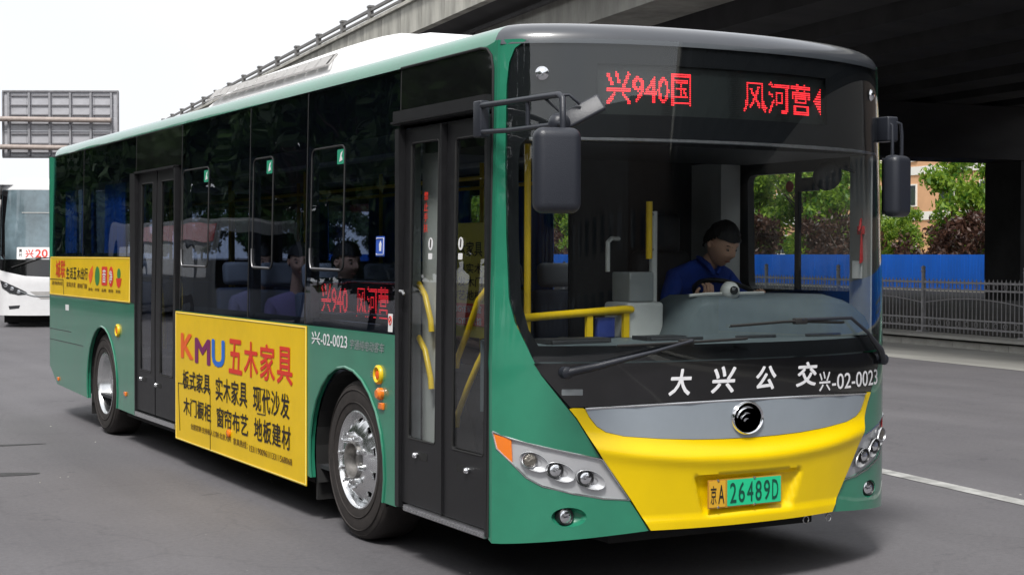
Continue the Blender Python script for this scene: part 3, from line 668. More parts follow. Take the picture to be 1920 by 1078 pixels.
# sliding pane frames
for ya, yb in ((2.90, 2.36), (4.01, 3.61), (5.69, 5.02)):
    f = MB(); n = rounded(yb, ya, 1.612, 2.375, .05); f.tube([SD(y, z, -.002) for y, z in n + [n[0]]], .007, 6); f = f.build('sliding_frame', RUB, bus)
    l = MB(); l.tube([SD(y, z, .006) for y, z in [(ya - .002, 1.75), (ya - .004, 1.66), (ya - .03, 1.622), (yb + .04, 1.617)]], .006, 6); l.build('frame_bottom_rail', mat_rail, f)
# ------- roof
RING = [(0., 2.752), (.006, 2.785), (.022, 2.815), (.05, 2.84), (.09, 2.858), (.16, 2.872), (.32, 2.89), (.6, 2.905), (1.0, 2.915)]
def outline():
    pts = []
    for i in range(61):
        a = NO.L * i / 60; x, y, nx, ny = NO.xy(a); pts.append((x, y, nx, ny))
    k = NO.inset(2.75)
    pts = [(BW / 2 + (x - BW / 2) * (1 - k / (BW / 2)), y + NO.lean, nx, ny) for x, y, nx, ny in pts]
    for y in (.8, 2, 4, 6, 8, 10.3): pts.append((BW - k, y, 1, 0))
    for i in range(1, 6): t = i * pi / 12; pts.append((BW - k - .18 + .18 * cos(t), 10.32 + .18 * sin(t), cos(t), sin(t)))
    for x in (2.2, 1.275, .35): pts.append((x, 10.5, 0, 1))
    for i in range(1, 6): t = pi / 2 + i * pi / 12; pts.append((k + .18 + .18 * cos(t), 10.32 + .18 * sin(t), cos(t), sin(t)))
    for y in (10.3, 8, 6, 4, 2, .8): pts.append((k, y, -1, 0))
    return pts
OL = outline()
def roofpart(name, m, sel, i0, i1, closed=False):
    b = MB(); idx = [i for i in range(len(OL)) if sel(OL[i])] if not closed else list(range(len(OL))) + [0]
    if not closed:     # make contiguous
        n = len(OL); st = next(i for i in range(n) if sel(OL[i]) and not sel(OL[i - 1])); idx = []; i = st
        while sel(OL[i % n]): idx.append(i % n); i += 1
        ext = True
    nr = i1 - i0 + 1
    for i in idx:
        x, y, nx, ny = OL[i]
        for (ins, z) in RING[i0:i1 + 1]:
            if name == 'roof_panel' or ins > .2:   # interior: pull towards the centre line
                k = min(1, ins / 1.24); b.v.append((x + (1.275 - x) * k, y + (min(max(y, 1.4), 9.5) - y) * k, z))
            else: b.v.append((x - nx * ins, y - ny * ins, z))
    for k in range(len(idx) - 1):
        for j in range(nr - 1): q = k * nr + j; b.f.append((q, q + 1, q + nr + 1, q + nr)); b.m.append(0)
    return b.build(name, m, bus, smooth=50)
roofpart('roof_cap', GREYCAP, lambda p: p[1] < .462, 0, 6)
roofpart('roof_rim', GREEN, lambda p: p[1] > .44, 0, 4)
b = MB(); b.box(.17, 2.38, .55, 10.3, 2.835, 2.868); b.build('roof_panel', WHITE, bus)
n = 24
b = MB()
ys = [.42, .8, 1.4, 2.5, 5, 8, 9.8, 10.4]
for y in ys:
    for i in range(n + 1):
        t = -1 + 2 * i / n; e = .09 if .8 <= y <= 9.8 else .13
        b.v.append((1.275 + t * (1.245 - e), y, 2.857 + .05 * (1 - t * t) * (1 if .7 < y < 10 else .4)))
for k in range(len(ys) - 1):
    for i in range(n): q = k * (n + 1) + i; b.f.append((q, q + 1, q + n + 2, q + n + 1)); b.m.append(0)
b.build('roof_panel', WHITE, bus, smooth=60)
# roof pod (air conditioning and battery fairing)
pod = [(.46, [(1.30, 2.9), (1.75, 3.0), (2.2, 3.07), (2.42, 3.085), (2.62, 3.12), (2.9, 3.135), (3.3, 3.135), (5.2, 3.10), (5.75, 3.05), (6.0, 2.98), (6.12, 2.89)])]
b = MB(); P_ = pod[0][1]; cs = [(.30, -.0), (.34, .55), (.42, .88), (.52, 1.0), (1.0, 1.04), (1.55, 1.04), (2.03, 1.0), (2.13, .88), (2.21, .55), (2.25, 0)]
for y, z in P_:
    for x, h in cs: b.v.append((x, y, 2.88 + (z - 2.88) * h))
nc = len(cs)
for k in range(len(P_) - 1):
    for i in range(nc - 1): q = k * nc + i; b.f.append((q, q + 1, q + nc + 1, q + nc)); b.m.append(0)
podo = b.build('roof_pod', WHITE, bus, smooth=30)
b = MB()
for k in range(12):
    y0 = 3.35 + k * .21; b.add([(.295, y0, 2.985), (.295, y0 + .2, 2.985), (.35, y0 + .2, 3.052), (.35, y0, 3.052)], [(0, 1, 2, 3)])
b.tube([(.30, 3.3, 2.98), (.36, 3.3, 3.055), (.36, 5.9, 3.03), (.30, 5.95, 2.97), (.30, 3.3, 2.98)], .008, 5)
b.build('vent_strip', SLOT, podo, fixn=False)
b = MB(); b.tube([(.2, 1.0, 2.875), (.2, 6.2, 2.875)], .006, 5); b.build('roof_seam', SLOT, bus)

# ------- front end
WSL = [(.30, .958), (.18, 1.12), (.113, 1.284), (.075, 1.38), (.053, 1.494), (.042, 1.8), (.036, 2.177), (.038, 2.55), (.046, 2.66), (.066, 2.73), (.111, 2.768)]
YEL = [(.30, .952), (.335, .905), (.45, .71), (.596, .493), (.693, .342)]
def seg(p, za, zb): return [q for q in p if za <= q[1] <= zb]
# bumper relief
def relief(x, z):
    u = (x - 1.275) / 1.0; rz = .675 + .10 * u * u            # height of the ridge
    k = max(0., 1 - abs(u) ** 4)
    t = (z - rz) / .055
    if z > rz: d = .046 * math.exp(-t * t)
    else: d = .046 - .034 * min(1, (rz - z) / .34) ** .8 - .010 * (1 - math.exp(-((rz - z) / .035) ** 2))
    d *= (.35 + .65 * k)
    # plate recess
    wx = .345 - (.60 - z) * .30; s = min(1, max(0, (wx - abs(x - 1.265)) / .025)); s2 = min(1, max(0, (.605 - z) / .02)) * min(1, max(0, (z - .395) / .03))
    d -= .034 * s * s2
    if z < .405: d += .010 * min(1, (.405 - z) / .02)
    return d + .004
def FR(u, v, o): return NO.at(u, v, o, relief)
def FP(u, v, o): return NO.at(u, v, o)
sil = [(.372, .953), (.39, .915), (.425, .868), (.47, .838), (.56, .815), (.75, .797), (.932, .786), (1.10, .781), (1.275, .779)]
silp = sil + mirror(sil[:-1], BW)
siltop = [(BW - .62, .967), (1.65, .974), (1.275, .977), (.9, .974), (.62, .967)]
yp = YEL + [(1.0, .340), (1.275, .340)]; yp = yp + mirror(yp[:-1], BW)
ypoly = yp + [(2.236, .957), (2.18, .956)] + [(p[0], p[1] - .002) for p in silp[::-1]] + [(.36, .957), (.314, .957)]
b = MB(); b.sheet(NO.poly(ypoly), FR, .02, grid=.017); bump = b.build('front_bumper', YELL, bus, smooth=50)
b = MB(); b.sheet(NO.poly(silp + siltop), FP, .02, grid=.06, off=.008); silv = b.build('silver_grille_panel', SILVER, bus)
b = MB(); b.tube([NO.X(x, z - .004, .010) for x, z in [(.372, .957)] + siltop[::-1] + [(BW - .372, .957)]], .006, 6); b.build('grille_trim', ALU, silv)
# lamp outlines (left), mirrored for the right
LT = [(.0015, .833), (.06, .803), (.184, .766), (.31, .735), (.44, .706)]
LB = [(.590, .490), (.46, .508), (.319, .535), (.184, .572), (.117, .615), (.068, .676), (.012, .750)]
lamp = LT + [(.455, .700), (.52, .60), (.590, .496)] + LB[1:]
cor = [(0, .275), (.35, .31), (.688, .339)] + [(p[0] - .006, p[1]) for p in YEL[::-1][1:]] + [(p[0] - .004, p[1]) for p in WSL[1:]] + [(.09, 2.775), (0, 2.775)]
fogh = ellipse(.300, .418, .085, .048, 24)
bc = None
for side in (0, 1):
    mp = (lambda l: l) if side == 0 else (lambda l: mirror(l, BW))
    hf = ellipse(NO.A(.300), .418, .088, .048, 24) if side == 0 else ellipse(NO.A(BW - .300), .418, .088, .048, 24)
    b = MB(); b.sheet(NO.poly(mp(cor)), FP, .025, holes=[NO.poly(mp([(max(0.0008, x - .0), z) for x, z in lamp])), hf], grid=.07); corner = b.build('front_corner_panel', GREEN, bus, smooth=40)
    # fog lamp: recess dish + lamp
    ctr = (NO.A(.300) if side == 0 else NO.A(BW - .300), .418); sgn = 1 if side == 0 else -1
    b = MB(); rings = [(1.0, 0), (.93, -.012), (.75, -.035), (.3, -.045), (.0, -.046)]; ne = 24
    for k, dpt in rings:
        for i in range(ne): t = 2 * pi * i / ne; b.v.append(tuple(NO.at(ctr[0] + .089 * k * cos(t) - sgn * .012 * (1 - k), ctr[1] + .049 * k * sin(t), dpt)))
    for j in range(len(rings) - 1):
        for i in range(ne): b.f.append((j * ne + i, j * ne + (i + 1) % ne, (j + 1) * ne + (i + 1) % ne, (j + 1) * ne + i)); b.m.append(0)
    b.build('fog_lamp_recess', GREEN, corner, smooth=60)
    c = NO.at(ctr[0] - sgn * .03, .418, -.045); b = MB(); b.lathe(c, (0, -1, .05), [(.0, .038), (.02, .04), (.032, .036), (.036, .034)], 24); fl = b.build('fog_lamp', LENS, corner)
    b = MB(); b.lathe(c, (0, -1, .05), [(.035, 0), (.035, .038), (.038, .042), (.043, .038), (.043, 0)], 24); b.build('lamp_bezel', BLKM, fl)
    # headlamp: recessed dish with three round lamps and an amber end
    lp = NO.poly(mp(lamp)); 
    hb = MB(); hb.sheet(lp, FP, .012, grid=.035, off=-.012); hl = hb.build('headlamp', LAMPS, bus, smooth=40)
    b = MB(); b.tube([NO.at(a, z, .001) for a, z in lp + [lp[0]]], .0045, 5); b.build('lamp_trim', ALU, hl)
    am = [(.004, .822), (.06, .799), (.064, .685), (.035, .718), (.013, .752)]; b = MB(); b.sheet(NO.poly(mp(am)), FP, .008, grid=.05, off=-.001); b.build('turn_signal', AMBER if side == 0 else REDL, hl)
    for q, (x, z) in enumerate(((.128, .700), (.236, .650), (.373, .610))):
        x = x if side == 0 else BW - x; a = NO.A(x); _, _, nx, ny = NO.xy(a); nrm = Vector((nx * .45, ny * .45 - .55, .03)).normalized(); c = NO.at(a, z, -.012)
        k = MB(); 
        for j, (kk, dd) in enumerate(((1.0, .006), (.96, .012), (.85, .002), (.5, -.004))):     # oval dish shape
            for i in range(24): t = 2 * pi * i / 24; k.v.append(tuple(NO.at(a + sgn * .028 + .075 * kk * cos(t), z - .008 + .047 * kk * sin(t) - sgn * 0 - .02 * cos(t) * kk * (1 if side == 0 else -1), dd)))
        for j in range(3):
            for i in range(24): k.f.append((j * 24 + i, j * 24 + (i + 1) % 24, (j + 1) * 24 + (i + 1) % 24, (j + 1) * 24 + i)); k.m.append(0)
        k.build('lamp_surround', LAMPS, hl, smooth=60)
        l = MB(); l.lathe(c, nrm, [(.0, .022), (.018, .024), (.030, .019), (.033, .017)], 24); l.build('lamp_lens', DIRTL if q == 0 else LENS, hl, smooth=60)
        l = MB(); l.lathe(c, nrm, [(.031, -.01), (.032, .02), (.037, .026), (.041, .018), (.041, -.01)], 24); l.build('lamp_bezel', BLKM if q else ALUD, hl, smooth=60)
    # clearance lamp in the header glass
    mx_ = .172 if side == 0 else BW - .235; a = NO.A(mx_); _, _, nx, ny = NO.xy(a); c = NO.at(a, 2.603, .004)
    b = MB(); b.lathe(c, (nx, ny, 0), [(.0, .016), (.016, .015), (.026, .008), (.031, .002), (.034, 0)], 24); b.build('clearance_lamp', LENS, bus, smooth=60)
# lower black panel and seam
lowb = [(.305, .961)] + [(.335, .961)] + [(.62, .971), (.9, .978), (1.275, .981), (1.65, .978), (BW - .62, .971), (BW - .335, .961), (BW - .305, .961), (BW - .18, 1.12), (BW - .148, 1.176), (1.6, 1.178), (.95, 1.178), (.148, 1.176), (.18, 1.12)]
b = MB(); b.sheet(NO.poly(lowb), FP, .02, grid=.08, off=.004); lowp = b.build('black_front_panel', BLACK, bus)
def scr(x0=0): return [(.146, 1.184)] + [p for p in WSL if p[1] > 1.2] + [(.18, 2.772), (.6, 2.775)]
SL = scr(); wspoly = SL + mirror(SL, BW)
wins = [(.165, 1.262), (.125, 1.34), (.095, 1.47), (.082, 1.8), (.078, 2.15), (.085, 2.25), (.11, 2.283)]
winh = wins + mirror(wins, BW)
b = MB(); b.sheet(NO.poly(wspoly), FP, .005, grid=.04, off=.002); ws = b.build('windscreen', GW, bus, smooth=60)
ledh = [(.425, 2.405), (1.86, 2.405), (1.86, 2.655), (.425, 2.655)]
b = MB(); b.sheet(NO.poly(wspoly), FP, .006, holes=[NO.poly(winh), NO.poly(ledh)], grid=.05, off=-.010); b.build('windscreen_mask', FRIT, bus, smooth=60)
b = MB(); b.tube([NO.X(x, 2.283, -.015) for x in [.12 + i * (BW - .24) / 20 for i in range(21)]], .010, 6); b.build('header_seal', ALUD, bus)
b = MB(); b.sheet(NO.poly([(.41, 2.39), (1.88, 2.39), (1.88, 2.67), (.41, 2.67)]), FP, .05, grid=.15, off=-.03); led = b.build('route_display', LEDP, bus)
def FX(x, z, o): return NO.X(x, z, o)
b = MB(); leds(b, '兴940国', FX, .475, .935, 2.458, 2.622, 52, 16, off=-.028); b.build('led_text', LEDR, led, smooth=0, fixn=False)
b = MB(); leds(b, '风河营', FX, 1.265, 1.745, 2.448, 2.612, 48, 16, off=-.028)
for j in range(11):
    w_ = 5 - abs(j - 5); b.add([FX(1.828 - w_ * .011, 2.46 + j * .013, -.028), FX(1.833, 2.46 + j * .013, -.028), FX(1.833, 2.466 + j * .013, -.028), FX(1.828 - w_ * .011, 2.466 + j * .013, -.028)], [(0, 1, 2, 3)])
b.build('led_text', LEDR, led, smooth=0, fixn=False)
b = MB()
for j in range(26): z = 2.412 + j * .0095; b.tube([FX(x, z, -.029) for x in (.43, .8, 1.2, 1.55, 1.855)], .0012, 3, False)
b.build('led_row_grid', BLKM, led, smooth=0)
# lettering on the black panel
for ch, x0, x1, z0, z1 in (('大', .795, .915, 1.008, 1.142), ('兴', 1.035, 1.175, 1.012, 1.148), ('公', 1.305, 1.44, 1.018, 1.142), ('交', 1.585, 1.735, 1.022, 1.152)):
    b = MB(); text(b, ch, lambda u, v, o: FX(u + (v - 1.07) * .16, v, o), x0, x1, z0, z1, bold=.045, shear=.0, off=.0055); b.build('front_lettering', WTXT, lowp, smooth=0, fixn=False)
b = MB(); text(b, '兴', FX, 1.755, 1.845, .99, 1.095, bold=.02, off=.0055); text(b, '-02-0023', FX, 1.86, 2.335, .993, 1.078, bold=.012, off=.0055); b.build('front_lettering', WTXT, lowp, smooth=0, fixn=False)
b = MB(); b.sheet(NO.poly(rounded(.265, .36, 1.02, 1.05, .004)), FP, .001, grid=.1, off=.0055); b.build('sticker', INT, lowp)
# badge
bc_ = NO.X(1.25, .880, .008)
def widen(b): b.v = [(bc_.x + (p[0] - bc_.x) * 1.17, p[1], p[2]) for p in b.v]
b = MB(); b.lathe(bc_, (0, -1, 0), [(.0, .004), (.074, .004)], 40); widen(b); badge = b.build('badge', BLACK, silv)
b = MB(); b.lathe(bc_, (0, -1, 0), [(.072, .0), (.074, .012), (.081, .016), (.086, .010), (.088, 0)], 40); widen(b); b.build('badge_ring', CHROME, badge, smooth=60)
for rr, w0, cz, a0_, a1_ in ((.060, .024, -.008, 12, 168), (.040, .020, -.016, 8, 172), (.021, .016, -.024, 3, 177)):
    b = MB(); n = 20
    for i in range(n + 1):
        t = radians(a0_ + (a1_ - a0_) * i / n); ww = w0 * sin(pi * (i / n) ** .75) * .62 + .0015
        for k, (dr, dy) in enumerate(((-.5, .004), (0, .014), (.5, .004))):
            q = rr + dr * ww; b.v.append((bc_.x - q * cos(t) * 1.02, bc_.y - .002 - dy, bc_.z + cz + q * sin(t)))
    for i in range(n):
        for k in range(2): q = i * 3 + k; b.f.append((q, q + 1, q + 4, q + 3)); b.m.append(0)
    widen(b); b.build('badge_arc', CHROME, badge, smooth=60)
# number plate
pc = lambda u, v, o: Vector((u, -.014 - o, v))
b = MB(); b.prism(rounded(.998, 1.468, .432, .577, .006), lambda u, v, t: pc(u, v, t), 0, .004); pl = b.build('number_plate', PLF, bus, smooth=0)
b = MB(); b.prism(rounded(1.004, 1.106, .438, .571, .004), lambda u, v, t: pc(u, v, t), .0045, .0065); b.build('yellow_plate_field', PLY, pl, smooth=0)
b = MB(); b.prism(rounded(1.118, 1.462, .438, .571, .004), lambda u, v, t: pc(u, v, t), .0045, .0065); b.build('green_plate_field', PLG, pl, smooth=0)
PD = mat('plate_character_black', (.02, .02, .015), .5); PDG = mat('plate_character_dark_green', (.005, .07, .045), .5)
b = MB(); text(b, '京', pc, 1.012, 1.048, .455, .548, bold=.012, off=.008); text(b, 'A', pc, 1.060, 1.098, .455, .55, bold=.01, off=.008); b.build('plate_characters', PD, pl, smooth=0, fixn=False)
b = MB()
for i, ch in enumerate('26489D'): text(b, ch, pc, 1.134 + i * .054, 1.134 + i * .054 + .040, .453, .556, bold=.012, off=.008)
b.build('plate_characters', PDG, pl, smooth=0, fixn=False)
for x in (1.06, 1.29):
    for z in (.572, .437):
        b = MB(); b.lathe((x, -.018, z), (0, -1, 0), [(.0, .008), (.006, .006), (.008, 0)], 10); b.build('plate_screw', ALUD, pl)
# tow rings
for x in (1.71, 1.865):
    b = MB(); c = Vector((x, .075, .305)); b.tube([c + Vector((.018 * cos(t), 0, .02 * sin(t))) for t in [2 * pi * i / 14 for i in range(15)]], .0035, 6); b.tube([c + Vector((0, 0, .02)), c + Vector((0, .02, .05))], .004, 6); b.build('tow_ring', STEEL, bus)
# front pillar between door and nose
b = MB(); b.sheet([(.4285, .275), (.465, .29), (.465, 2.62), (.475, 2.66), (.50, 2.72), (.56, 2.753), (.4285, 2.7745)], SD, .03, grid=.3); b.build('front_pillar', GREEN, bus)

# ------- doors
def doorleaf(y0, y1, gy0, gy1, gz0, gz1, z0, z1, gm, hand, name='door_leaf'):
    b = MB(); b.sheet(rounded(y0, y1, z0, z1, .008), SD, .022, holes=[rounded(gy0, gy1, gz0, gz1, .02)], grid=.3, off=-.008); d = b.build(name, BLKM, bus)
    b = MB(); b.sheet(rounded(gy0 - .01, gy1 + .01, gz0 - .01, gz1 + .01, .02), SD, .005, grid=.4, off=-.017); b.build('door_glass', gm, d)
    b = MB(); n = rounded(gy0, gy1, gz0, gz1, .02); b.tube([SD(y, z, -.010) for y, z in n + [n[0]]], .006, 5); b.build('glass_seal', RUB, d)
    if hand:
        b = MB(); b.lathe(SD(hand[0], hand[1], -.006), (-1, 0, 0), [(.018, 0), (.018, .012), (.012, .022), (0, .024)], 14); b.build('door_lock', CHROME, d)
        b = MB(); b.sheet(rounded(hand[0] - .13, hand[0] - .03, hand[1] - .022, hand[1] + .022, .012) if len(hand) < 3 else rounded(hand[0] + .03, hand[0] + .13, hand[1] - .022, hand[1] + .022, .012), SD, .003, grid=.2, off=-.006); b.build('handle_recess', RUB, d)
    return d
dA = doorleaf(1.005, 1.505, 1.085, 1.425, .695, 2.325, .33, 2.405, GD, (1.31, .612))
dB = doorleaf(.495, .985, .53, .885, .695, 2.315, .33, 2.405, GD, (.695, .605, 1))
b = MB(); b.box(-.012, .05, 1.508, 1.557, .30, 2.41); b.box(-.010, .05, .466, .492, .30, 2.41); b.box(-.004, .03, .987, 1.003, .33, 2.40); b.build('door_frame', BLKM, bus)
b = MB(); b.box(-.016, .06, .466, 1.575, 2.432, 2.508); b.build('door_header', BLKM, bus)
b = MB(); b.box(-.026, .0, .48, 1.585, 2.440, 2.450); b.build('drip_rail', BLKM, bus)
b = MB(); b.box(-.018, .2, .475, 1.43, .292, .326); b.build('door_sill', ALUD, bus)
b = MB(); b.box(-.022, -.018, .475, 1.43, .300, .304); b.box(-.022, -.018, .475, 1.43, .312, .316); b.build('sill_tread', ALU, bus)
doorleaf(6.47, 7.04, 6.58, 6.93, .70, 2.32, .35, 2.41, GT, (6.86, .63))
doorleaf(5.86, 6.44, 5.94, 6.32, .70, 2.32, .35, 2.41, GT, (6.40, .61))
b = MB(); b.box(-.006, .05, 7.042, 7.064, .30, 2.42); b.build('door_frame', BLKM, bus)
b = MB(); b.box(-.006, .05, 5.822, 5.858, 1.26, 2.42); b.build('door_frame', BLKM, bus)
b = MB(); b.box(-.012, .2, 5.83, 7.03, .295, .335); b.build('door_sill', ALU, bus)
b = MB(); b.box(-.006, .05, 5.822, 7.064, 2.412, 2.43); b.build('door_header', BLKM, bus)
# door interior rails
def rail(pts, name='grab_rail', m=YTUBE, r_=.017): b = MB(); b.tube(pts, r_, 10); return b.build(name, m, bus, smooth=50)
rail([(.17, 1.70, 1.60), (.15, 1.66, 1.60), (.15, 1.50, 1.48), (.15, 1.43, 1.345), (.15, 1.42, 1.28)])
rail([(.17, 1.72, 1.31), (.15, 1.66, 1.30), (.15, 1.50, 1.17), (.15, 1.43, 1.02), (.15, 1.42, .96)])
rail([(.17, .80, 1.53), (.15, .86, 1.47), (.15, .98, 1.30), (.15, 1.10, 1.15), (.15, 1.11, 1.1)])
rail([(.17, .80, 1.23), (.15, .86, 1.14), (.15, .98, 1.0), (.15, 1.10, .84), (.15, 1.11, .78)])
for yy in (6.15, 6.75): rail([(.16, yy + .1, 1.5), (.15, yy, 1.35), (.15, yy - .08, 1.1), (.15, yy - .1, .9)])
# stickers on the door glass
STK = mat('white_sticker', (.8, .8, .8), .5)
for y in (1.175, .818):
    b = MB(); b.sheet(ellipse(y, 1.768, .028, .034, 20), SD, .001, grid=.1, off=-.013); st = b.build('round_sticker', STK, bus, smooth=0)
    b = MB(); b.sheet([(y + .008, 1.75), (y - .004, 1.748), (y - .010, 1.79), (y + .002, 1.795)], SD, .001, grid=.1, off=-.0115); b.build('sticker_print', KTXT, st, smooth=0)
    b = MB(); b.sheet(rounded(y - .022, y + .026, 1.685, 1.718, .004), SD, .001, grid=.1, off=-.013); b.build('square_sticker', STK, bus, smooth=0)
b = MB()
for i, ch in enumerate('禁止手扶'): text(b, ch, lambda u, v, o: SD(-u, v, o), -1.265, -1.215, 2.005 - i * .058, 2.052 - i * .058, bold=.01, off=-.014)
b.build('door_lettering', KRED, bus, smooth=0, fixn=False)
b = MB(); b.tube([SD(1.47, 1.503, .0), SD(1.46, 1.508, .03), SD(1.42, 1.507, .034), SD(1.405, 1.49, .03)], .009, 8); b.build('door_pull', STEEL, bus)

# ------- wheels
def wheel(x0, yc, R_, dish, side=-1):
    c = Vector((x0, yc, R_))      # outer face plane; axis points outwards (side)
    ax = Vector((side, 0, 0)); r0 = R_ / .48
    MB.capl = False
    t = MB(); prof = [(.292, -.01), (.300, .006), (.33, .012), (.40, .016), (.435, .008), (.462, -.004), (.474, -.022), (.4795, -.05), (.48, -.13), (.4795, -.22), (.472, -.25), (.44, -.27), (.30, -.27)]
    t.lathe(c, ax, [(r_ * r0, h) for r_, h in prof], 64); ty = t.build('wheel', TYRE, bus, smooth=50)
    g = MB()
    for rr in (.345, .42, .452):
        g.lathe(c, ax, [((rr - .004) * r0, .0105 if rr < .44 else -.001), (rr * r0, .0185 if rr < .44 else .004), ((rr + .004) * r0, .0105 if rr < .44 else -.001)], 64)
    for hh in (-.08, -.13, -.18): g.lathe(c, ax, [(.4805 * r0, hh - .006), (.4755 * r0, hh), (.4805 * r0, hh + .006)], 64)
    g.build('tyre_ridge', TYRE, ty, smooth=60, kind='stuff')
    r = MB(); r.lathe(c, ax, [(.297, -.014), (.296, .004), (.288, .008), (.281, .0), (.276, -.02), (.268, -.05)] if not dish else [(.297, -.014), (.296, .004), (.288, .008), (.281, .0), (.272, -.03), (.262, -.10), (.245, -.135), (.20, -.15), (.15, -.15), (.13, -.12), (.10, -.10), (.085, -.06), (.0, -.05)], 56); rim = r.build('rim', ALU, ty, smooth=50)
    if not dish:
        def PO(th, rr, o):       # conical disc
            q = (rr - .165) / (.270 - .165); h = .025 - .075 * max(0, min(1, q)) ** 1.6 if rr > .165 else .025
            return c + ax * (h + o) + Vector((0, rr * cos(th), rr * sin(th)))
        hl = [ellipse(2 * pi * (i + .5) / 10, .235, .105, .0165, 14) for i in range(10)]
        d = MB(); d.sheet([(0, .10), (2 * pi, .10), (2 * pi, .2705), (0, .2705)], PO, .012, holes=hl, grid=.09); 
        d.build('wheel_disc', ALU, ty, smooth=50)
        d = MB(); d.lathe(c, ax, [(.27, -.09), (.1, -.06)], 40); d.build('brake_shadow_plate', DARKUN, ty)
        h = MB(); h.lathe(c, ax, [(.118, .024), (.116, .04), (.108, .045), (.1, .04), (.095, .0), (.088, -.03), (.05, -.035), (.048, -.01), (.035, .0), (.0, .0)], 40); h.build('hub', mat_hub, ty, smooth=45)
        for i in range(10):
            a = 2 * pi * i / 10 + .2; p = c + Vector((0, .15 * cos(a), .15 * sin(a))); n = MB(); n.lathe(p, ax, [(.020, .022), (.020, .03), (.0165, .032), (.0155, .06), (.010, .066), (.0, .067)], 10); n.build('wheel_nut', ALU, ty, smooth=30)
    else:
        for i in range(10):
            a = 2 * pi * i / 10; p = c + Vector((0, .165 * cos(a), .165 * sin(a))); n = MB(); n.lathe(p, ax, [(.018, -.152), (.016, -.125), (.0, -.122)], 8); n.build('wheel_nut', ALU, ty, smooth=30)
    MB.capl = True
    return ty
mat_hub = mat('dark_hub_metal', (.30, .29, .28), .4, metal=.7, var=.3, vscale=30)
wheel(.035, 2.19, .48, False); wheel(.05, 8.29, .48, True)
wheel(BW - .035, 2.19, .48, False, 1); wheel(BW - .05, 8.29, .48, True, 1)

# ------- advert boards
def SN(u, v, o): return SD(-u, v, o)        # u = -y so that text reads left to right
def board(y0, y1, z0, z1):
    b = MB(); b.sheet(rounded(y0, y1, z0, z1, .006), SD, .003, grid=.4, off=.006); o = b.build('advert_board', ADY, bus, smooth=0)
    b = MB(); e = .010; b.tube([SD(y, z, .007) for y, z in ((y0 + e, z0 + e), (y1 - e, z0 + e), (y1 - e, z1 - e), (y0 + e, z1 - e), (y0 + e, z0 + e))], .0035, 4, False); b.build('board_edge', ADEDGE, o, smooth=0); return o
ad = board(2.925, 5.815, .222, 1.252)
def adt(par, body, m, yl, yr, z0, z1, bold=.012, shear=0., name='advert_lettering'):
    b = MB(); text(b, body, SN, -yl, -yr, z0, z1, bold=bold, shear=shear, off=.0085); return b.build(name, m, par, smooth=0, fixn=False)
adt(ad, 'K', KORG, 5.66, 5.33, .885, 1.085, .05); adt(ad, 'M', KPUR, 5.29, 4.90, .868, 1.065, .05); adt(ad, 'U', KBLU, 4.87, 4.56, .87, 1.075, .05)
for i, ch in enumerate('五木家具'):
    y = 4.47 - i * .335; adt(ad, ch, KRED, y, y - .295, .846, 1.098, .034)
def row(s, yl, yr, z0, z1):
    n = len(s); w_ = (yl - yr) / n
    for i, ch in enumerate(s): adt(ad, ch, KTXT, yl - i * w_ - .008, yl - (i + 1) * w_ + .008, z0, z1, .024)
row('板式家具', 5.62, 4.90, .645, .795); row('实木家具', 4.785, 4.06, .622, .798); row('现代沙发', 3.95, 3.22, .622, .79)
row('木门橱柜', 5.60, 4.88, .440, .580); row('窗帘布艺', 4.76, 4.04, .425, .576); row('地板建材', 3.93, 3.20, .418, .576)
adt(ad, '全屋定制·支持私人订制·北京大兴', KBRN, 5.40, 4.42, .342, .388, .004); adt(ad, '家具热线：', KBRN, 4.37, 4.06, .334, .384, .004); adt(ad, '15311900961/13311568068', KBRN, 4.02, 3.18, .325, .368, .006)
b = MB(); t_ = .003
for y0, z0, y1, z1 in ((5.735, .68, 4.91, .685), (4.91, .685, 4.91, .232), (5.735, .68, 5.69, .30), (3.88, .782, 3.71, .783), (3.71, .783, 3.69, .61), (3.69, .61, 3.86, .607)): b.tube([SD(y0, z0, .008), SD(y1, z1, .008)], t_, 4)
b.build('hatch_gap', RUB, ad, smooth=0, kind='stuff')
b = MB(); b.lathe(SD(4.46, .405, .008), (-1, 0, 0), [(.03, 0), (.03, .012), (.02, .02), (0, .022)], 14); b.build('side_marker_lamp', AMBER, ad)
ad2 = board(7.215, 10.46, 1.275, 1.682)
adt(ad2, '城', KRED, 10.19, 9.98, 1.46, 1.645, .02); adt(ad2, '联', KRED, 9.96, 9.75, 1.46, 1.645, .02)
for i, ch in enumerate('生活五木出行'): adt(ad2, ch, KTXT, 9.70 - i * .157, 9.70 - i * .157 - .135, 1.458, 1.575, .022)
adt(ad2, '咨询热线', KBRN, 10.36, 9.86, 1.385, 1.425, .006); adt(ad2, '家具沙发', KBRN, 9.68, 9.28, 1.375, 1.425, .006); adt(ad2, '建材门窗', KBRN, 9.2, 8.8, 1.372, 1.42, .006)
def shape(pts, m, off, nm): b = MB(); b.sheet(pts, SN, .001, grid=.2, off=off); b.build(nm, m, ad2, smooth=0)
shape([(-8.68, 1.42), (-8.62, 1.45), (-8.57, 1.52), (-8.58, 1.60), (-8.68, 1.56), (-8.75, 1.50)], KORG, .0085, 'leaf_emblem'); shape(ellipse(-8.40, 1.50, .09, .092), KGRN, .0085, 'round_emblem')
shape(rounded(-8.23, -8.02, 1.415, 1.592, .02), KRED, .0085, 'square_emblem'); b = MB(); text(b, '音', SN, -8.19, -8.06, 1.44, 1.57, .02, off=.0105); b.build('emblem_lettering', STK, ad2, smooth=0, fixn=False)
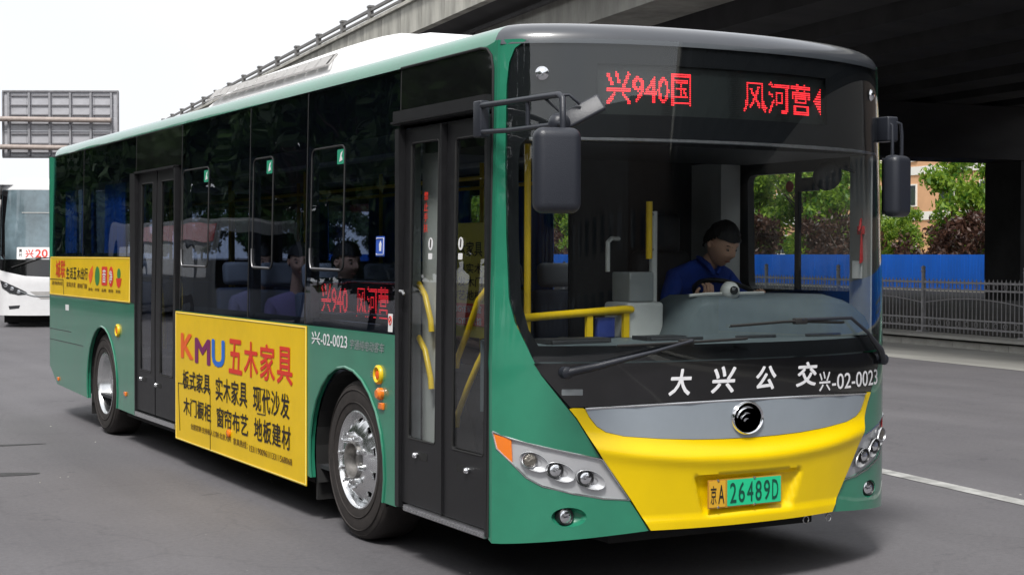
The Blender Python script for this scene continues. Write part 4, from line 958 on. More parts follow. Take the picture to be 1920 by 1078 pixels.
shape(ellipse(-7.88, 1.50, .085, .095), KRED, .0085, 'round_emblem'); b = MB(); text(b, '净', SN, -7.94, -7.82, 1.44, 1.56, .02, off=.0105); b.build('emblem_lettering', STK, ad2, smooth=0, fixn=False)
shape(ellipse(-7.60, 1.53, .06, .05), KGRN, .0085, 'figure_emblem'); shape([(-7.70, 1.49), (-7.50, 1.49), (-7.54, 1.42), (-7.60, 1.40), (-7.66, 1.42)], KRED, .0086, 'figure_emblem')
for i, s_ in enumerate(('家电', '环保', '品质', '服务', '家装')): adt(ad2, s_, KBRN, 8.74 - i * .26, 8.74 - i * .26 - .17, 1.355, 1.385, .004)
b = MB()
for y0, z0, y1, z1 in ((10.46, 1.445, 9.84, 1.445), (9.84, 1.445, 9.80, 1.29)): b.tube([SD(y0, z0, .008), SD(y1, z1, .008)], .003, 4)
b.build('hatch_gap', RUB, ad2, smooth=0)
# fleet number and maker lettering
b = MB(); text(b, '兴', SN, -2.845, -2.70, 1.142, 1.225, bold=.02, off=.002); text(b, '-02-0023', SN, -2.69, -2.265, 1.145, 1.218, bold=.014, off=.002); b.build('fleet_number', WTXT, bus, smooth=0, fixn=False)
b = MB(); text(b, '宇通纯电动客车', SN, -2.225, -1.72, 1.145, 1.205, bold=.012, shear=.25, off=.002); b.build('maker_lettering', GTXT, bus, smooth=0, fixn=False)
# side lamps, buttons, stickers
def button(y, z, r_):
    b = MB(); b.lathe(SD(y, z, 0), (-1, 0, 0), [(r_, 0), (r_, .014), (r_ * .8, .022), (r_ * .62, .016), (r_ * .6, .004), (0, .004)], 24); o = b.build('emergency_button', YTUBE, bus, smooth=60)
    b = MB(); b.lathe(SD(y, z, .004), (-1, 0, 0), [(r_ * .45, 0), (r_ * .42, .012), (0, .016)], 16); b.build('button_cap', KORG, o)
button(1.795, 1.02, .055); button(7.63, 1.012, .06)
b = MB(); text(b, '应急', SN, -1.92, -1.86, 1.0, 1.04, off=.002); b.build('button_lettering', GTXT, bus, smooth=0, fixn=False)
b = MB(); b.lathe(SD(1.765, .912, 0), (-1, 0, 0), [(.036, 0), (.036, .02), (.024, .034), (0, .036)], 20); b.build('side_indicator', AMBER, bus)
for y, z in ((1.755, .842), (7.373, .456), (10.08, .395)): b = MB(); rbox(b, -.014, .002, y - .036, y + .036, z - .02, z + .02, .006); b.build('side_marker_lamp', AMBER, bus)
b = MB(); 
for z in (.915, .80): b.tube([SD(10.50, z, .001), SD(9.0 if z < .9 else 9.5, z, .001)], .003, 4)
b.build('panel_gap', RUB, bus, smooth=0)
b = MB(); b.sheet(rounded(9.6, 9.75, 1.13, 1.19, .01), SD, .001, grid=.3, off=.001); b.build('small_sticker', STK, bus, smooth=0)
for y in (5.08, 3.68, 2.42):
    b = MB(); b.sheet(rounded(y - .055, y + .055, 2.262, 2.352, .006), SD, .001, grid=.3, off=.002); st = b.build('emergency_sticker', EMG, bus, smooth=0)
    b = MB(); b.sheet([(y + .02, 2.275), (y - .03, 2.285), (y - .015, 2.31), (y - .035, 2.342), (y - .003, 2.33), (y + .01, 2.30)], SD, .001, grid=.3, off=.0035); b.build('sticker_print', STK, st, smooth=0)
b = MB(); b.sheet(rounded(1.745, 1.865, 1.70, 1.815, .006), SD, .001, grid=.3, off=.002); st = b.build('priority_sticker', BLST, bus, smooth=0)
b = MB(); b.tube([SD(y, z, .004) for y, z in rounded(1.755, 1.855, 1.71, 1.805, .006)], .0025, 4); b.sheet([(1.815, 1.73), (1.79, 1.73), (1.785, 1.77), (1.80, 1.79), (1.82, 1.77)], SD, .001, grid=.3, off=.0035); b.build('sticker_print', STK, st, smooth=0)
b = MB(); b.sheet(rounded(1.615, 1.675, 1.272, 1.375, .004), SD, .001, grid=.3, off=.002); st = b.build('warning_sticker', STK, bus, smooth=0)
b = MB(); b.tube([SD(1.645 + .018 * cos(t), 1.337 + .024 * sin(t), .004) for t in [2 * pi * i / 14 for i in range(15)]], .003, 4); b.tube([SD(1.66, 1.32, .004), SD(1.63, 1.355, .004)], .003, 4); b.build('sticker_print', KRED, st, smooth=0)
# side route display behind the glass
b = MB(); b.box(.10, .16, 1.80, 3.02, 1.30, 1.56); sled = b.build('side_display', LEDP, bus, smooth=0)
sl = lambda u, v, o: Vector((.098 - o, -u, v))
b = MB(); leds(b, '兴940', sl, -2.93, -2.50, 1.335, 1.525, 42, 16, off=.0); b.build('led_text', LEDR, sled, smooth=0, fixn=False)
b = MB(); leds(b, '风河营', sl, -2.36, -1.89, 1.33, 1.52, 48, 16, off=.0); b.build('led_text', LEDR, sled, smooth=0, fixn=False)
for z in (1.545, 1.352): rail([(.07, 2.95, z - .012), (.07, 2.5, z - .01), (.07, 2.42, z + .003), (.07, 1.62, z + .003)], 'guard_bar', STEEL, .008)
# opaque lower lining inside the side windows
b = MB(); b.box(.045, .055, 1.6, 5.8, 1.0, 1.30); b.box(.045, .055, 7.1, 10.4, 1.3, 1.72); b.build('side_lining', INTD, bus, smooth=0)

# ------- mirrors
mir = lambda: None
def nside_mirror():
    b = MB(); rbox(b, -.075, -.02, .415, .495, 2.29, 2.47, .008); base = b.build('mirror_bracket', MIRB, bus)
    b = MB(); b.tube([(-.06, .46, 2.445), (-.07, .1, 2.436), (-.075, -.22, 2.430), (-.085, -.36, 2.425), (-.092, -.40, 2.405), (-.095, -.41, 2.30), (-.095, -.41, 2.22)], .0145, 12); b.build('mirror_arm', MIRB, base, smooth=60)
    b = MB(); b.tube([(-.06, .44, 2.315), (-.07, .1, 2.30), (-.085, -.39, 2.293)], .0125, 12); b.build('mirror_arm', MIRB, base, smooth=60)
    b = MB(); b.tube([(-.07, -.05, 2.435), (-.07, -.05, 2.30)], .010, 10); b.tube([(-.075, -.2, 2.43), (-.05, -.3, 2.36), (-.08, -.38, 2.33)], .007, 8); b.tube([(-.08, -.28, 2.425), (-.01, -.32, 2.432), (.03, -.33, 2.40), (.04, -.33, 2.39)], .007, 8); b.build('mirror_stay', MIRB, base, smooth=60)
    M = Matrix.Translation((-.128, -.41, 2.083)) @ Matrix.Rotation(radians(-14), 4, 'Z')
    b = MB(); rbox(b, -.108, .108, -.055, .05, -.19, .19, .045, M, 5); b.build('mirror_head', MIRB, base, smooth=60)
    b = MB(); b.add([M @ Vector(p) for p in ((-.09, .052, -.17), (.09, .052, -.17), (.09, .052, .17), (-.09, .052, .17))], [(0, 1, 2, 3)]); b.build('mirror_glass', MIRG, base, smooth=0)
    M = Matrix.Translation((.055, -.325, 2.355)) @ Matrix.Rotation(radians(-29), 4, 'Z') @ Matrix.Rotation(radians(-28), 4, 'Y') @ Matrix.Rotation(radians(-25), 4, 'X')
    b = MB(); rbox(b, -.105, .105, -.012, .012, -.045, .045, .011, M, 3); b.build('kerb_mirror', MIRB, base, smooth=60)
    b = MB(); b.lathe((-.062, -.33, 2.30), (-.1, -1, .1), [(.05, -.02), (.05, .0), (.042, .022), (.022, .034), (0, .036)], 20); b.build('wide_angle_mirror', MIRB, base, smooth=60)
nside_mirror()
def fside_mirror():
    b = MB(); rbox(b, 2.48, 2.56, .30, .42, 2.36, 2.50, .01); base = b.build('mirror_bracket', MIRB, bus)
    b = MB(); b.tube([(2.50, .31, 2.46), (2.51, .30, 2.45), (2.515, .30, 2.26)], .010, 8); b.tube([(2.54, .31, 2.47), (2.575, .30, 2.46), (2.585, .30, 2.40), (2.585, .30, 2.26)], .010, 8); b.build('mirror_arm', MIRB, base, smooth=60)
    M = Matrix.Translation((2.548, .30, 2.105)) @ Matrix.Rotation(radians(20), 4, 'Z')
    b = MB(); rbox(b, -.095, .095, -.055, .05, -.175, .175, .04, M, 5); b.build('mirror_head', MIRB, base, smooth=60)
    b = MB(); b.add([M @ Vector(p) for p in ((-.08, .052, -.16), (.08, .052, -.16), (.08, .052, .16), (-.08, .052, .16))], [(0, 1, 2, 3)]); b.build('mirror_glass', MIRG, base, smooth=0)
fside_mirror()
# ------- wipers
def wiper(arm, blade):
    a = [NO.X(x, z, o) for x, z, o in arm]; b = MB(); b.lathe(a[0], (0, -1, 0), [(.03, -.03), (.03, .012), (.02, .02), (0, .022)], 16); w_ = b.build('wiper', MIRB, bus, smooth=50)
    b = MB(); n = len(a); b.tube(a, [.022, .019] + [.009] * (n - 2), 8); b.build('wiper_arm', MIRB, w_, smooth=50)
    q = [NO.X(x, z, o) for x, z, o in blade]; b = MB(); b.tube(q, .007, 6); m = q[len(q) // 2]; rbox(b, m.x - .04, m.x + .04, m.y - .015, m.y + .02, m.z - .016, m.z + .016, .006); b.tube([p + Vector((0, .012, -.006)) for p in q], .004, 4); b.build('wiper_blade', RUB, w_, smooth=50)
wiper([(.285, 1.133, .03), (.42, 1.165, .045), (.70, 1.235, .05), (.905, 1.283, .035)], [(.52 + i * .09, 1.263 + .012 * i / 4, .022) for i in range(9)])
wiper([(2.36, 1.13, .03), (2.28, 1.19, .045), (2.14, 1.29, .045), (2.0, 1.374, .03), (1.6, 1.375, .03)], [(1.14 + i * .115, 1.352 + .018 * (1 - abs(i - 3.5) / 3.5), .02) for i in range(8)])

# ------- interior
def part(name, m, fn, smooth=0, par=None):
    b = MB(); fn(b); return b.build(name, m, par or bus, smooth=smooth)
part('floor', INTD, lambda b: b.box(.06, 2.49, .35, 10.4, .345, .37))
part('ceiling', INT, lambda b: b.box(.08, 2.47, .45, 10.4, 2.40, 2.42))
part('ceiling_lamp_strip', INTL, lambda b: (b.box(.72, .84, 1.6, 10.2, 2.375, 2.399)))
part('ceiling_lamp_strip', INTL, lambda b: (b.box(1.7, 1.82, 1.6, 10.2, 2.375, 2.399)))
part('rear_bulkhead', INTD, lambda b: b.box(.1, 2.45, 10.38, 10.4, .38, 1.65))
part('far_side_lining', INTD, lambda b: b.box(2.44, 2.49, .5, 10.4, .38, 1.28))
part('engine_platform', INTD, lambda b: b.box(.1, 2.44, 9.3, 10.37, .371, .95))
part('wheel_box', INTD, lambda b: b.box(1.94, 2.44, 1.75, 2.85, .371, 1.0)); part('wheel_box', INTD, lambda b: b.box(.61, .9, 7.7, 8.8, .371, 1.0))
def seat(x, y, face=1):
    b = MB(); rbox(b, x - .21, x + .21, y - .2, y + .22, .78, .86, .03); b.box(x - .05, x + .05, y - .1, y + .1, .371, .779); s_ = b.build('seat', SEATB, bus)
    b = MB(); M = Matrix.Translation((x, y + .24 * face, .84)) @ Matrix.Rotation(radians(-9 * face), 4, 'X'); rbox(b, -.21, .21, -.035, .035, 0, .62, .03, M); b.build('seat_backrest', SEATB, s_)
    b = MB(); M = M @ Matrix.Translation((0, 0, .62)); rbox(b, -.15, .15, -.045, .04, .02, .2, .04, M, 4); b.build('headrest', SEATH, s_, smooth=60)
    return s_
for y in (3.15, 4.0, 4.85): seat(.34, y); seat(.80, y)
for y in (3.2, 4.05, 4.9, 5.75, 6.6, 7.5, 8.4): seat(1.78, y); seat(2.22, y)
for y in (7.55, 8.7): seat(.34, y); seat(.80, y)
for y in (3.6, 5.4, 7.3, 9.2):
    for x in (.95, 1.62): rail([(x, y, .38), (x, y, 2.38)], 'hand_pole', YTUBE, .016)
for x in (.95, 1.62): rail([(x, 2.2, 2.2), (x, 9.8, 2.2)], 'ceiling_rail', YTUBE, .014)
# curtains
def curtain(x, y0, y1, z0, z1):
    b = MB(); n = 26
    for i in range(n + 1):
        y = y0 + (y1 - y0) * i / n; d = .022 * sin(i * 1.9) + .01 * sin(i * .7); b.v += [(x + d, y, z0), (x + d * .6, y, z1), (x + d + .006, y, z0), (x + d * .6 + .006, y, z1)]
    for i in range(n): q = i * 4; b.f += [(q, q + 4, q + 5, q + 1), (q + 2, q + 3, q + 7, q + 6)]; b.m += [0, 0]
    b.build('curtain', CURT, bus, smooth=60, fixn=False)
for y0, y1 in ((9.85, 10.28), (9.1, 9.55), (7.9, 8.6), (7.18, 7.5)): curtain(.14, y0, y1, 1.72, 2.38)
for y0, y1 in ((2.55, 2.80), (3.9, 4.75), (5.3, 6.2), (6.7, 7.4), (8.5, 9.2)): curtain(2.40, y0, y1, 1.3, 2.3)
# dashboard and binnacle
def DB(x, z, o): return Vector((x, .50 + o, z))
b = MB(); pts = [NO.xy(NO.L * i / 40) for i in range(41)]; fr_ = [(1.275 + (p[0] - 1.275) * .93, p[1] + .07) for p in pts]
for (x, y) in fr_: b.v += [(x, y, .9), (x, y, 1.225), (x, min(max(y + .05, .1), .56), 1.258), (x, .72, 1.27), (x, .72, .9)]
for i in range(40):
    for j in range(4): q = i * 5 + j; b.f.append((q, q + 1, q + 6, q + 5)); b.m.append(0)
dash = b.build('dashboard', DASH, bus, smooth=40)
for x0, x1 in ((.28, .66), (.88, 1.25), (1.42, 1.74), (1.9, 2.2)): b = MB(); b.box(x0, x1, .36, .50, 1.262, 1.285); rbox(b, x0 + .02, x1 - .02, .34, .36, 1.255, 1.28, .006); b.build('dash_vent', INTD, dash)
b = MB(); poly = [(1.12, 1.26), (1.17, 1.36), (1.24, 1.46), (1.30, 1.487), (1.7, 1.495), (2.15, 1.49), (2.30, 1.455), (2.38, 1.38), (2.42, 1.26)]
for k, (dy, s_) in enumerate(((.40, 0), (.47, 1.0), (.78, .96), (.80, .0))):
    for x, z in poly: b.v.append((1.77 + (x - 1.77) * (1 if k < 2 else .97), dy + (.0 if k else -.06 * (1 - (z - 1.26) / .24)), 1.262 + (z - 1.26) * (1 if k in (1, 2) else (.86 if k == 0 else .5))))
n = len(poly)
for k in range(3):
    for i in range(n - 1): q = k * n + i; b.f.append((q, q + 1, q + n + 1, q + n)); b.m.append(0)
b.f.append(tuple(range(n))); b.m.append(0); b.build('instrument_binnacle', DASH, bus, smooth=50)
part('binnacle_trim', INTL, lambda b: b.tube([(1.25, .50, 1.492), (1.36, .48, 1.500), (1.74, .48, 1.503)], .009, 6), 50)
# steering wheel
b = MB(); c = Vector((1.86, .92, 1.455)); M = Matrix.Translation(c) @ Matrix.Rotation(radians(28), 4, 'X')
b.tube([M @ Vector((.23 * cos(t), .23 * sin(t), 0)) for t in [2 * pi * i / 36 for i in range(37)]], .015, 8)
for t in (radians(20), radians(160), radians(270)): b.tube([M @ Vector((0, 0, -.02)), M @ Vector((.22 * cos(t), .22 * sin(t), 0))], .012, 6)
b.tube([M @ Vector((0, 0, .01)), M @ Vector((0, 0, -.3))], .04, 10); b.build('steering_wheel', BLKM, bus, smooth=50)
# dash camera ball
b = MB(); b.lathe((1.50, .47, 1.515), (-.15, -1, .1), [(0, .055), (.02, .052), (.022, .045), (.04, .036), (.052, .012), (.054, -.01), (.04, -.04), (0, -.055)], 20); cb = b.build('dash_camera', INTL, bus, smooth=60)
b = MB(); b.lathe((1.50, .47, 1.515), (-.15, -1, .1), [(.0, .060), (.019, .058), (.024, .050), (.024, .04)], 16); b.build('camera_lens', BLACK, cb, smooth=60)
part('camera_base', INTL, lambda b: b.lathe((1.50, .47, 1.468), (0, 0, 1), [(.05, -.01), (.05, 0), (.03, .012), (.02, .03)], 16), 60, cb)
# driver area
b = MB(); rbox(b, 1.64, 2.10, 1.30, 1.75, .95, 1.08, .04); rbox(b, 1.66, 2.08, 1.62, 1.74, 1.05, 1.74, .05); rbox(b, 1.74, 2.0, 1.62, 1.71, 1.72, 1.97, .04); b.box(1.7, 2.05, 1.35, 1.7, .371, .95); b.build('driver_seat', INTD, bus, smooth=50)
b = MB(); b.box(1.36, 2.44, 1.93, 1.96, .38, 1.15); b.box(1.36, 2.44, 1.94, 1.95, 1.15, 2.35); b.build('driver_partition', INTD, bus)
part('driver_cab_door', INT, lambda b: b.box(1.27, 1.30, 1.0, 1.92, .38, 1.2))
part('driver_platform', INTD, lambda b: b.box(1.3, 2.44, .75, 1.92, .371, .62))
# front barrier in yellow tube
part('front_barrier', YTUBE, lambda b: (b.tube([(.12, .52, 1.375), (.24, .58, 1.385), (.90, .60, 1.42), (.945, .61, 1.418), (.95, .66, 1.41), (.90, .70, 1.405), (.66, .72, 1.40)], .021, 10), b.box(.655, .69, .585, .61, 1.27, 1.395), b.box(.895, .93, .60, .625, 1.27, 1.41)), 50)
rail([(.30, .60, 1.27), (.30, .60, 2.34)], 'hand_pole', YTUBE, .018)
part('fare_box', INTL, lambda b: rbox(b, .93, 1.17, .62, .86, .9, 1.455, .02), 40)
part('fare_slot_box', mat('clear_fare_plastic', (.28, .3, .3), .15, coat=.5), lambda b: rbox(b, .97, 1.13, .66, .84, 1.456, 1.62, .01), 40)
part('card_reader', mat('reader_blue', (.03, .05, .22), .3), lambda b: rbox(b, .73, .84, .60, .64, 1.27, 1.38, .008), 40)
part('white_pole', INTL, lambda b: b.tube([(1.15, .70, 1.27), (1.15, .70, 1.95)], .022, 12), 50)
part('yellow_grip', YTUBE, lambda b: b.tube([(1.075, .63, 1.69), (1.075, .63, 2.0)], .018, 12), 50)
part('grip_clamp', STEEL, lambda b: (b.tube([(1.075, .63, 1.94), (1.15, .70, 1.93)], .010, 6), b.tube([(1.09, .64, 1.74), (1.15, .70, 1.74)], .010, 6)), 50)
part('grab_handle', INTL, lambda b: b.tube([(.88, .74, 1.62), (.88, .74, 1.78), (.93, .78, 1.80), (1.02, .85, 1.80)], .013, 8), 50)
part('roof_console', INTD, lambda b: b.box(.15, 2.4, .35, 1.5, 2.28, 2.40))
part('engine_cover_grille', INT, lambda b: b.box(.35, 1.2, .73, .75, .4, 1.2))
part('entrance_pillar', INT, lambda b: b.box(.09, .16, 1.58, 1.66, .38, 2.4))
part('entrance_screen', INTL, lambda b: b.box(.19, .195, 1.36, 1.62, .5, 2.38))
# poster on the entrance screen
part('wheel_box', INTD, lambda b: b.box(.61, .95, 1.75, 2.9, .371, 1.0))
b = MB(); b.box(.60, .61, 1.60, 2.12, 1.22, 1.90); po = b.build('poster', mat('dull_yellow_poster', (.62, .52, .08), .5), bus, smooth=0)
PF = lambda u, v, o: Vector((.599 - o, -u, v))
part('poster_band', KRED, lambda b: b.box(.594, .599, 1.60, 2.12, 1.29, 1.42), 0, po)
for s_, z, h_ in (('五木家具', 1.70, .09), ('家具实木', 1.60, .06), ('沙发木门', 1.52, .06), ('布艺地板', 1.44, .06)):
    b = MB(); text(b, s_, PF, -2.08, -1.66, z, z + h_, bold=.02, off=.001); b.build('poster_lettering', KTXT, po, smooth=0, fixn=False)
for z_ in (1.40, 1.33):
    b = MB(); text(b, 'XINGYE家居馆', PF, -2.08, -1.66, z_ - .035, z_ + .01, bold=.01, off=.007); b.build('poster_lettering', STK, po, smooth=0, fixn=False)
# sun visor fan, stickers on the driver window
b = MB(); b.lathe((2.18, .46, 2.16), (-.3, -1, -.3), [(.02, .03), (.07, .02), (.085, 0), (.08, -.03), (.03, -.06)], 18); b.tube([(2.18, .50, 2.16), (2.25, .52, 2.22), (2.33, .5, 2.21), (2.38, .46, 2.19)], .010, 6); b.build('cab_fan', INTD, bus, smooth=60)
part('window_sticker', KRED, lambda b: b.lathe((2.485, 1.165, 2.135), (-1, 0, 0), [(0, .004), (.035, .004), (.035, 0)], 18), 40)
part('window_box', INTD, lambda b: b.box(2.43, 2.48, .88, 1.03, 2.10, 2.18))
part('paper_card', STK, lambda b: b.box(2.40, 2.403, .42, .50, 1.58, 1.68))

# ------------------------------------------------------------------ things hanging or sitting in the bus
RT = mat('red_silk', (.6, .015, .02), .6, bump=.2, bscale=80)
kn = empty('hanging_ornament', (2.40, .46, 1.66), 'red knotted tassel ornament hanging on the right windscreen pillar inside the bus', 'ornament')
KX = Vector((2.385, .44, 0))
def KP(u, z, d=0): return KX + Vector((.035 + u * 1.5 - d, u * 1.3 - d * .5, (z - 1.8) * 1.15 + 1.8))
b = MB()
for i in range(3):
    for sgn in (-1, 1): b.tube([KP(sgn * (.01 + .03 * sin(t) * (1 + i * .3)), 1.885 - i * .012 + .018 * cos(t * 2), .01) for t in [pi * q / 8 for q in range(9)]], .007, 5)
rbox(b, KX.x + .01, KX.x + .05, KX.y - .03, KX.y + .02, 1.83, 1.88, .006); b.build('knot', RT, kn)
b = MB(); rr_ = random.Random(3)
for i in range(26): u = rr_.uniform(-.028, .028); b.tube([KP(u * .5, 1.845, rr_.uniform(0, .01)), KP(u, 1.69 + rr_.uniform(-.02, .02), rr_.uniform(-.01, .015))], .0035, 4)
b.build('tassel', RT, kn, kind='stuff')
b = MB(); b.tube([KP(0, 1.89), KP(.0, 1.95)], .002, 4); b.build('cord', RT, kn)

# ------------------------------------------------------------------ people
def skin(name, J, E_, m, parent, sub=2, c=None):
    me = bpy.data.meshes.new('t'); me.from_pydata([tuple(j[:3]) for j in J], E_, []); o = bpy.data.objects.new('t', me); COL.objects.link(o)
    md = o.modifiers.new('s', 'SKIN'); md.use_smooth_shade = True
    for i, j in enumerate(J):
        r_ = j[3]; r_ = r_ if isinstance(r_, tuple) else (r_, r_); me.skin_vertices[0].data[i].radius = r_
    me.skin_vertices[0].data[0].use_root = True
    s2 = o.modifiers.new('u', 'SUBSURF'); s2.levels = sub; s2.render_levels = sub
    bpy.context.view_layer.update(); r = bpy.data.meshes.new_from_object(o.evaluated_get(bpy.context.evaluated_depsgraph_get()))
    b = MB(); b.v = [tuple(v.co) for v in r.vertices]; b.f = [tuple(p.vertices) for p in r.polygons]; b.m = [0] * len(b.f)
    bpy.data.objects.remove(o); bpy.data.meshes.remove(r); bpy.data.meshes.remove(me)
    return b.build(name, m, parent, smooth=180)
EYEW = mat('eye_white', (.30, .22, .18), .3); LIP = mat('lip', (.32, .12, .09), .5)
def head(parent, c, yaw_, pitch_, hair=HAIR, sc=1.):
    M = Matrix.Translation(c) @ Matrix.Rotation(yaw_, 4, 'Z') @ Matrix.Rotation(pitch_, 4, 'X') @ Matrix.Scale(sc, 4)    # face looks along local -Y
    bm = bmesh.new(); bmesh.ops.create_uvsphere(bm, u_segments=32, v_segments=22, radius=1)
    for v in bm.verts:
        x, y, z = v.co; X = x * .077; Y = y * .095; Z = z * .122
        if z < 0: k = 1 - .36 * (-z) ** 1.5; X *= k; Y *= (1 - .22 * (-z)) ; Y -= .012 * (-z) if y < 0 else -.0
        if y < -.2:
            nz_ = math.exp(-((x / .16) ** 2)) * math.exp(-(((z + .14) / .22) ** 2)); Y -= .026 * nz_ * (1 if z < .1 else .5)
            ey = math.exp(-(((abs(x) - .42) / .2) ** 2)) * math.exp(-(((z - .04) / .13) ** 2)); Y += .016 * ey
            br_ = math.exp(-(((abs(x) - .38) / .3) ** 2)) * math.exp(-(((z - .24) / .1) ** 2)); Y -= .008 * br_
            ch = math.exp(-((x / .3) ** 2)) * math.exp(-(((z + .85) / .16) ** 2)); Y -= .010 * ch
            ck = math.exp(-(((abs(x) - .5) / .25) ** 2)) * math.exp(-(((z + .25) / .2) ** 2)); Y -= .008 * ck
        v.co = M @ Vector((X, Y, Z))
    b = MB(); bm.verts.index_update(); b.add([v.co.copy() for v in bm.verts], [tuple(q.index for q in f.verts) for f in bm.faces]); bm.free()
    for sx in (-1, 1): b.lathe(M @ Vector((sx * .075, .008, -.004)), M.to_3x3() @ Vector((sx, -.25, 0)), [(.012, -.005), (.021, .006), (.023, .012), (.017, .014), (.008, .008), (0, .008)], 12)
    h = b.build('head', SKIN, parent, smooth=70)
    for sx in (-1, 1):
        b = MB(); b.lathe(M @ Vector((sx * .032, -.081, .005)), M.to_3x3() @ Vector((sx * .15, -1, 0)), [(.010, -.006), (.008, .0), (.004, .002), (0, .003)], 10); b.build('eye', EYEW, h, smooth=70)
        b = MB(); b.lathe(M @ Vector((sx * .032, -.0845, .003)), M.to_3x3() @ Vector((sx * .15, -1, 0)), [(.0055, -.001), (.004, .0015), (0, .002)], 10); b.build('pupil', HAIR, h, smooth=70)
        b = MB(); b.tube([M @ Vector((sx * (.014 + .011 * k), -.092 + .006 * k, .026 + .004 * sin(k))) for k in range(4)], .0035, 5); b.build('eyebrow', hair, h)
    b = MB(); b.tube([M @ Vector((x, -.0865 + abs(x) * .35, -.066 - abs(x) * .05)) for x in (-.022, -.012, 0, .012, .022)], [.002, .0045, .0045, .0045, .002], 6); b.build('mouth', LIP, h, smooth=70)
    bm = bmesh.new(); bmesh.ops.create_uvsphere(bm, u_segments=40, v_segments=26, radius=1); rr = random.Random(5); kill = []
    for v in bm.verts:
        x, y, z = v.co; line = (.27 + .09 * sin(x * 17 + 1) * rr.random()) if y < -.35 else (.3 - .75 * (y + .35) if y < .35 else -.38)
        if abs(x) > .7 and -.35 < y < .1: line = max(line, -.02)
        if z < line: kill.append(v); continue
        t = .088 + .013 * rr.random(); k = 1.0; fy_ = .016 if y > -.2 else .010
        v.co = M @ Vector((x * (t + .0) * k, .004 + y * (t + fy_) * k, z * (.134 + .006 * rr.random()) + .004))
    bmesh.ops.delete(bm, geom=kill, context='VERTS'); bm.verts.index_update()
    b = MB(); b.add([v.co.copy() for v in bm.verts], [tuple(q.index for q in f.verts) for f in bm.faces]); bm.free(); b.build('hair', hair, h, smooth=60)
    return M
def finger_hand(b, wrist, d, palmn, sgn, sc=1.):   # curled hand made of short tapered fingers on a palm
    d = d.normalized(); n = palmn.normalized(); s = d.cross(n).normalized()
    rbM = Matrix(((s.x, d.x, n.x, wrist.x), (s.y, d.y, n.y, wrist.y), (s.z, d.z, n.z, wrist.z), (0, 0, 0, 1)))
    rbox(b, -.040 * sc, .040 * sc, -.005, .085 * sc, -.014, .014, .012, rbM)
    for i, L in enumerate((.066, .075, .070, .055)):
        x = (-.030 + i * .020) * sc; p = [Vector((x, .075 * sc, 0)), Vector((x, (.075 + L * .45) * sc, .006)), Vector((x, (.075 + L * .7) * sc, .030)), Vector((x, (.075 + L * .6) * sc, .052))]
        b.tube([rbM @ q for q in p], [.0095, .009, .0085, .007], 8)
    p = [Vector((sgn * .036, .015, .004)), Vector((sgn * .058, .040, .012)), Vector((sgn * .058, .066, .026)), Vector((sgn * .046, .082, .034))]; b.tube([rbM @ q for q in p], [.012, .0115, .010, .008], 8)
# driver
dr = empty('person', (1.87, 1.38, 1.08), 'bus driver in a blue polo shirt looking down over the steering wheel', 'person')
hc = Vector((1.905, 1.08, 1.775))
body = [(1.87, 1.42, 1.12, (.16, .12)), (1.87, 1.42, 1.25, (.16, .11)), (1.875, 1.36, 1.42, (.185, .115)), (1.88, 1.27, 1.60, (.17, .10)), (1.89, 1.20, 1.665, .066),
        (1.705, 1.27, 1.575, .070), (1.62, 1.22, 1.45, .058), (1.60, 1.20, 1.375, .05), (2.055, 1.25, 1.575, .070), (2.12, 1.17, 1.45, .058), (2.13, 1.12, 1.38, .05),
        (1.77, 1.15, 1.10, .085), (1.74, .92, 1.10, .065), (1.97, 1.15, 1.10, .085), (2.0, .92, 1.10, .065)]
skin('shirt', body[:11], [(0, 1), (1, 2), (2, 3), (3, 4), (3, 5), (5, 6), (6, 7), (3, 8), (8, 9), (9, 10)], BLUES, dr)
skin('trousers', [(1.87, 1.42, 1.10, (.16, .12)), (1.78, 1.22, 1.11, .09), (1.76, .98, 1.12, .07), (1.76, .92, .85, .055), (1.96, 1.22, 1.11, .09), (1.98, .98, 1.12, .07), (1.98, .92, .85, .055)], [(0, 1), (1, 2), (2, 3), (0, 4), (4, 5), (5, 6)], INTD, dr, 1)
skin('neck', [(1.885, 1.25, 1.60, .062), (1.892, 1.19, 1.67, .060), (1.90, 1.14, 1.72, .045)], [(0, 1), (1, 2)], SKIN, dr, 1)
b = MB()
for pts, sg in (([(1.605, 1.215, 1.39, .04), (1.60, 1.12, 1.32, .036), (1.63, 1.00, 1.39, .030), (1.655, .95, 1.44, .026)], 1), ([(2.13, 1.13, 1.39, .04), (2.13, 1.02, 1.34, .036), (2.07, .96, 1.37, .030), (2.04, .93, 1.40, .026)], -1)):
    b = MB(); b.tube([p[:3] for p in pts], [p[3] for p in pts], 12)
    w0 = Vector(pts[-1][:3]); finger_hand(b, w0, Vector((.1 * sg, -.6, .55)), Vector((0, .6, .6)), sg, .9); b.build('arm', SKIN, dr, smooth=60)
b = MB()
for sx in (-1, 1): b.tube([(1.89 + sx * .012, 1.125, 1.60), (1.89 + sx * .05, 1.13, 1.65), (1.89 + sx * .066, 1.19, 1.69), (1.89 + sx * .04, 1.25, 1.70)], [.014, .018, .016, .012], 6)
b.build('collar', BLUES, dr, smooth=50)
head(dr, hc, radians(10), radians(27), sc=1.06)
